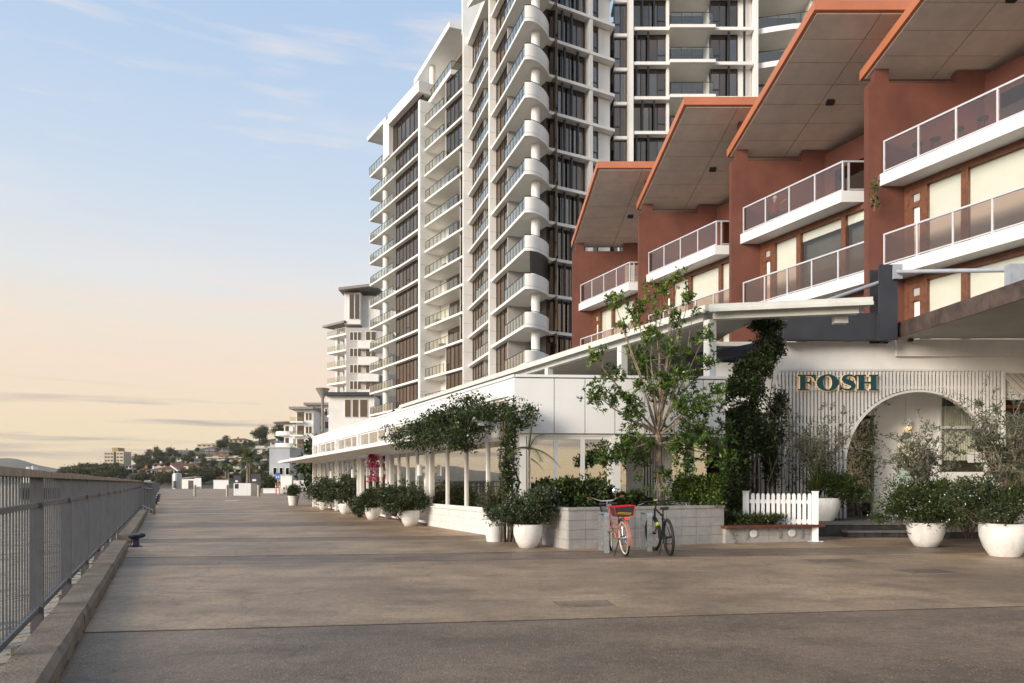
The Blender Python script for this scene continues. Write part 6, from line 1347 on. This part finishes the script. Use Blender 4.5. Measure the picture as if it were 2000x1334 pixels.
# ---------------------------------------------------------------- houses on the hill
RC_ = {'red': (.16,.045,.03), 'brown': (.14,.07,.045), 'grey': (.17,.165,.165), 'slate': (.09,.095,.11), 'cream': (.5,.46,.38)}
WC_ = {'white': (.62,.59,.54), 'cream': (.52,.45,.34), 'brick': (.34,.15,.08), 'ochre': (.36,.26,.13), 'dark': (.1,.09,.085), 'blue': (.42,.44,.47)}
for k, v in RC_.items(): M['r_'+k] = mat('roof_'+k, v, .8, .08, .4)
for k, v in WC_.items(): M['w_'+k] = mat('house_'+k, v, .8, .06, .3)
HS = [(545,755,200,262,'white','grey','long white villa with several grey gables on the hill crest'),(840,1010,165,205,'cream','cream','cream low house with pale roof on the hill crest'),(1120,1290,120,168,'cream','brown','big house with broad brown roof at the top of the hill'),
 (1490,1590,140,192,'white','grey','white house beside trees at the right hill crest'),(900,1000,215,270,'dark','grey','dark grey house beside the orange brick flats'),(985,1120,232,282,'brick','grey','orange brick flats on the upper hillside'),(920,1085,284,328,'white','cream','white flat-roofed house below the orange brick flats'),
 (1320,1470,188,262,'white','cream','white stepped modern block above the palms'),(1130,1230,280,332,'cream','cream','cream rendered house left of the palm crown'),(770,880,300,345,'white','slate','white house with pyramid slate roof and chimney'),(610,860,345,395,'cream','red','long house with wide dark red roof'),
 (495,690,365,445,'ochre','brown','ochre brick flats with brown roof'),(390,480,392,447,'white','grey','small white modern house left of the ochre flats'),(440,560,345,388,'white','red','white house with bright red roof above the small white house'),(225,315,408,448,'cream','grey','low cottage with grey roof at the left hillside'),
 (340,400,385,440,'cream','brown','narrow cream house beside the low cottage'),(1130,1225,375,445,'white','cream','modern white house with tall glass at the hill foot'),(1270,1400,330,420,'cream','slate','cream house with dark slate roof right of the palms'),(695,780,180,225,'dark','grey','dark roofed house beside the long white villa'),(1010,1090,430,480,'brick','brown','brick cottage at the hill foot'),(700,770,395,450,'white','red','white cottage with dark red roof in mid hillside'),(1240,1310,255,300,'white','red','small white house with red roof behind the palm crown')]
for i, (x0, x1, y0, y1, wc, rc, lab) in enumerate(HS):
    u0, u1, v0, v1 = 200+x0/4.545, 200+x1/4.545, 830+y0/4.545, 830+y1/4.545; p = on_hill((u0+u1)/2, v1-1); Yh = p.y; wd_ = (u1-u0)/F*Yh; ht = (v1-v0)/F*Yh; zb = p.z-1.5; t = thing('hillside_house', lab, 'house', p, 'houses on the hill')
    xa, xb = p.x-wd_/2, p.x+wd_/2; wh = p.z+ht*.62; dp = min(wd_, 9); MB().box(xa, xb, Yh, Yh+dp, zb, wh).build('wall', M['w_'+wc], t); ov = .5; rt = p.z+ht; mx = min(wd_*.28, dp*.5)
    if rc == 'cream': MB().box(xa-.3, xb+.3, Yh-.6, Yh+dp, wh, wh+.5).box(xa+wd_*.2, xb-wd_*.25, Yh+1, Yh+dp, wh+.5, rt).build('roof', M['r_cream'], t)
    else:
        r = MB().add([(xa-ov, Yh-ov, wh), (xb+ov, Yh-ov, wh), (xb+ov, Yh+dp+ov, wh), (xa-ov, Yh+dp+ov, wh), (xa+mx, Yh+dp/2, rt), (xb-mx, Yh+dp/2, rt)], [(0, 1, 5, 4), (1, 2, 5), (2, 3, 4, 5), (3, 0, 4), (3, 2, 1, 0)]).build('roof', M['r_'+rc], t); MB().box(xa+mx+.5, xa+mx+1.3, Yh+dp/2-.4, Yh+dp/2+.4, rt-1, rt+1.0).build('chimney', M['w_brick' if wc != 'white' else 'w_white'], r)
    n = max(2, int(wd_/3)); st = 2 if ht*.62 > 5.0 else 1
    for f in range(st):
        z0 = p.z+ht*.62*f/st+.6
        for k in range(n): x = xa+wd_*(k+.5)/n; win(t, x-.75, x+.75, Yh, z0+.2, z0+1.7, n=1, fm='darkframe' if wc != 'dark' else 'panel')
# tall cream block on the left hill
p = on_hill(221, 906); Yh = p.y; s = Yh/F; t = thing('hilltop_flats', 'tall cream block of flats standing above the left end of the hill', 'flats', p); xa, xb = (203-1000)*s, (240-1000)*s; zt = H+(HV-882)*s
MB().box(xa, (222-1000)*s, Yh, Yh+12, p.z-4, zt).box((225-1000)*s, xb, Yh+1, Yh+12, p.z-4, zt+.2).build('wall', M['w_cream'], t); MB().box((216-1000)*s, (228-1000)*s, Yh+2, Yh+11, zt-8, H+(HV-874)*s).build('lift_tower', M['w_ochre'], t)
for f in range(6):
    z = zt-2.2-f*2.6
    for u0, u1 in ((204.5, 209), (210, 214.5), (216, 221), (227, 231.5), (233, 238.5)): win(t, (u0-1000)*s, (u1-1000)*s, Yh if u0 < 222 else Yh+1, z, z+1.3, n=1, fm='w_white')
p = P(56, 918, 900); t = thing('distant_hospital', 'pale distant block with rooftop plant above the railing', 'building', (p.x, 900, 0)); MB().box(p.x-9, p.x+9, 900, 915, -2, p.z+0).box(p.x-5, p.x-1, 902, 912, p.z, p.z+4).box(p.x+2, p.x+4, 902, 912, p.z, p.z+5).build('wall', M['w_white'], t)
for k in range(5): MB().box(p.x-8+k*3.4, p.x-5.6+k*3.4, 899.8, 900, p.z-4, p.z-1).build('window', M['roomdark'], t)
blue = thing('end_building', 'plain blue-grey rendered building behind the blue sign', 'building', P(545, 945, 150)); xa, xb = (526-1000)/F*150, (566-1000)/F*150; MB().box(xa, xb, 150, 165, 0, H+(HV-874)/F*150).build('wall', M['w_blue'], blue); MB().box(xa-.2, xb+.2, 149.7, 165, H+(HV-874)/F*150, H+(HV-872.5)/F*150).build('roof_edge', M['towerwhite'], blue)
for k in range(3): win(blue, xa+.8+k*1.3, xa+1.6+k*1.3, 150, 3, 4.6, n=1)
# ---------------------------------------------------------------- trees
def crown_mesh(seed, n, rad, size, m, clumps=45, sig=.17):
    rs = np.random.default_rng(seed); pts = blob((0, 0, 0), rad, n, rs, clumps, sig); o = leaves('tmp', M[m], None, pts, size, rs, .7, .3); me = o.data; bpy.data.objects.remove(o); return me
CM = [crown_mesh(300+i, 1500, (1, 1, .85), .17, 'hilltree') for i in range(5)]
tm = MB().tube([(0, 0, 0), (.02, 0, .5), (0, .02, 1)], [.07, .05, .03], 6); TM = bpy.data.meshes.new('trunk'); TM.from_pydata(tm.v, [], tm.f); TM.materials.append(M['stemdark'])
rs = np.random.default_rng(320); NT = 0
def hill_tree(p, r, lab, grp, mesh=None, tall=1.0):
    t = thing('tree', lab, 'tree', p, grp); link('trunk', TM, t, Matrix.Translation(p) @ Matrix.Diagonal((r*1.2, r*1.2, r*1.5*tall, 1)))
    o = link('crown', CM[rs.integers(5)] if mesh is None else mesh, t, Matrix.Translation(Vector(p)+Vector((0, 0, r*1.15*tall))) @ Matrix.Rotation(rs.random()*6.28, 4, 'Z') @ Matrix.Diagonal((r, r, r*(.8+.3*rs.random())*tall, 1))); o['kind'] = 'stuff'; return t
occ = [(200+(a+b)/2/4.545, 830+(c+d)/2/4.545, (b-a)/4.545/2, (d-c)/4.545/2) for a, b, c, d, *_ in HS]
for i in range(34):                      # smaller cottages that fill the slope
    u = 250+rs.random()*290; v0 = np.interp(u, RU, RV); v = v0+6+(944-v0-6)*rs.random()
    if any(abs(u-a) < w+5 and abs(v-b) < h+3 for a, b, w, h in occ): continue
    p = on_hill(u, v); wd_ = (9+8*rs.random())*p.y/F; ht = 8*p.y/F; wh = p.z+ht*.6; dp = 6; xa, xb = p.x-wd_/2, p.x+wd_/2; occ.append((u, v-4, 7, 4))
    t = thing('hillside_cottage', 'small pale-walled cottage among the trees on the hillside', 'house', p, 'cottages on the hill'); MB().box(xa, xb, p.y, p.y+dp, p.z-2, wh).build('wall', M['w_'+('white', 'cream', 'white', 'ochre')[i % 4]], t)
    MB().add([(xa-.4, p.y-.4, wh), (xb+.4, p.y-.4, wh), (xb+.4, p.y+dp+.4, wh), (xa-.4, p.y+dp+.4, wh), (xa+.8, p.y+dp/2, p.z+ht), (xb-.8, p.y+dp/2, p.z+ht)], [(0, 1, 5, 4), (1, 2, 5), (2, 3, 4, 5), (3, 0, 4), (3, 2, 1, 0)]).build('roof', M['r_'+('red', 'brown', 'grey', 'slate')[(i*7) % 4]], t)
    for k in range(2): x = xa+wd_*(k+.5)/2; win(t, x-.5, x+.5, p.y, p.z+.5, p.z+1.7, n=1, fm='darkframe')
cnt = 0
near_lab = lambda u, v: 'hill tree near the '+min(HS, key=lambda h: (200+(h[0]+h[1])/9.09-u)**2+4*(830+(h[2]+h[3])/9.09-v)**2)[6]
for i in range(900):
    u = 120+rs.random()*450; v0 = np.interp(u, RU, RV); v = v0+2+(951-v0-2)*rs.random()**.9
    p = on_hill(u, v); r = (1.6+2.0*rs.random())*(.6+.4*min(1, p.y/400)); rp = r*F/p.y; hp = 2.0*rp
    if any(abs(u-a) < w+rp*.55 and v > b-h and v-hp < b+h*.55 for a, b, w, h in occ) or (200-rp < u < 243+rp and v-hp < 900): continue
    hill_tree(p, r, near_lab(u, v), 'trees on the hill'); cnt += 1
    if cnt > 130: break
for i in range(1500):
    u = 260+rs.random()*300; v0 = np.interp(u, RU, RV); v = v0+2+(950-v0-2)*rs.random()
    p = on_hill(u, v); r = (1.1+1.3*rs.random())*(.6+.4*min(1, p.y/400)); rp = r*F/p.y; hp = 2.0*rp
    if any(abs(u-a) < w+rp*.2 and v > b-h*.3 and v-hp < b-h*.2 for a, b, w, h in occ): continue
    hill_tree(p, r, near_lab(u, v), 'trees on the hill'); cnt += 1
    if cnt > 290: break
for u, v, r, tall, lab in ((506, 866, 4.5, 1.1, 'large rounded tree beside the big brown roofed house'), (512, 862, 4.2, 1.2, 'tall rounded tree on the right hill crest'), (547, 858, 5, 1, 'dark tree at the right end of the hill crest'), (334, 876, 4.2, .9, 'round tree just behind the long white villa'), (442, 858, 3.2, 1.3, 'sunlit thin tree at the left of the big brown roofed house'), (292, 892, 3.4, 1.5, 'sunlit feathery tree on the left slope'), (305, 888, 2.6, 2.0, 'slender sunlit tree on the left slope'), (270, 900, 4, 1, 'broad tree near the tall cream flats')):
    hill_tree(on_hill(u, v), r, lab, None, tall=tall)
for i, (u, v, r) in enumerate(((385, 944, 2.6), (400, 946, 2.2), (420, 940, 2.6), (372, 948, 1.8), (520, 948, 2.0), (330, 948, 1.8), (470, 950, 1.8))): hill_tree(on_hill(u, v), r, 'rounded green tree at the foot of the hill behind the wharf end', 'trees at the hill foot')
palm(on_hill(441, 945), 7, 12, 3.2, 'palm_tree', 'tall palm left of the planter box at the hill foot', 330, .2, 1.2, .08); palm(on_hill(446, 950), 5, 12, 2.8, 'palm_tree', 'shorter palm at the hill foot beside a taller one', 331, .2, 1.2, .08)
NEAR = crown_mesh(340, 5200, (1, 1, .8), .12, 'vine', 70, .16)
for p, r, lab, tall in ((S(10.4, 44.5), 2.1, 'dark spreading tree beyond the far end of the pavilion awning', 1.0), ((FR @ Vector((21, -4, 0))), 1.5, 'dark bushy tree rising behind the far pavilion roof', 1.75), ((FR @ Vector((15.5, -5.5, 0))), 1.2, 'small dark tree behind the middle of the pavilion roof', 1.85), ((FR @ Vector((26.5, -5, 0))), 1.5, 'slim bushy tree just past the far pavilion end wall', 1.5)):
    p = Vector(p); p.z = 0; hill_tree(p, r, lab, None, NEAR, tall)
p = G(520, 958); c = p; t = thing('shrub', 'dark rounded shrub between the pillars and the blue sign', 'shrub', c); shrub(t, (c.x, c.y+2, 1.3), (1.8, 1.5, 1.4), 2500, .3, 350, 'vine', .17, 50, .6, zb=0)
# ================================================================ evening haze
hm = bpy.data.materials.new('evening_haze'); hm.use_nodes = True; hn = hm.node_tree; hn.nodes.clear()
ho = hn.nodes.new('ShaderNodeOutputMaterial'); hv = hn.nodes.new('ShaderNodeVolumePrincipled'); hn.links.new(hv.outputs[0], ho.inputs['Volume'])
hv.inputs['Color'].default_value = (.95, .9, .85, 1); hv.inputs['Density'].default_value = .0001; hv.inputs['Anisotropy'].default_value = .2
hb = MB().box(-5300, 450, -3300, 5300, -3.6, 130).build('haze', hm); hb['kind'] = 'stuff'
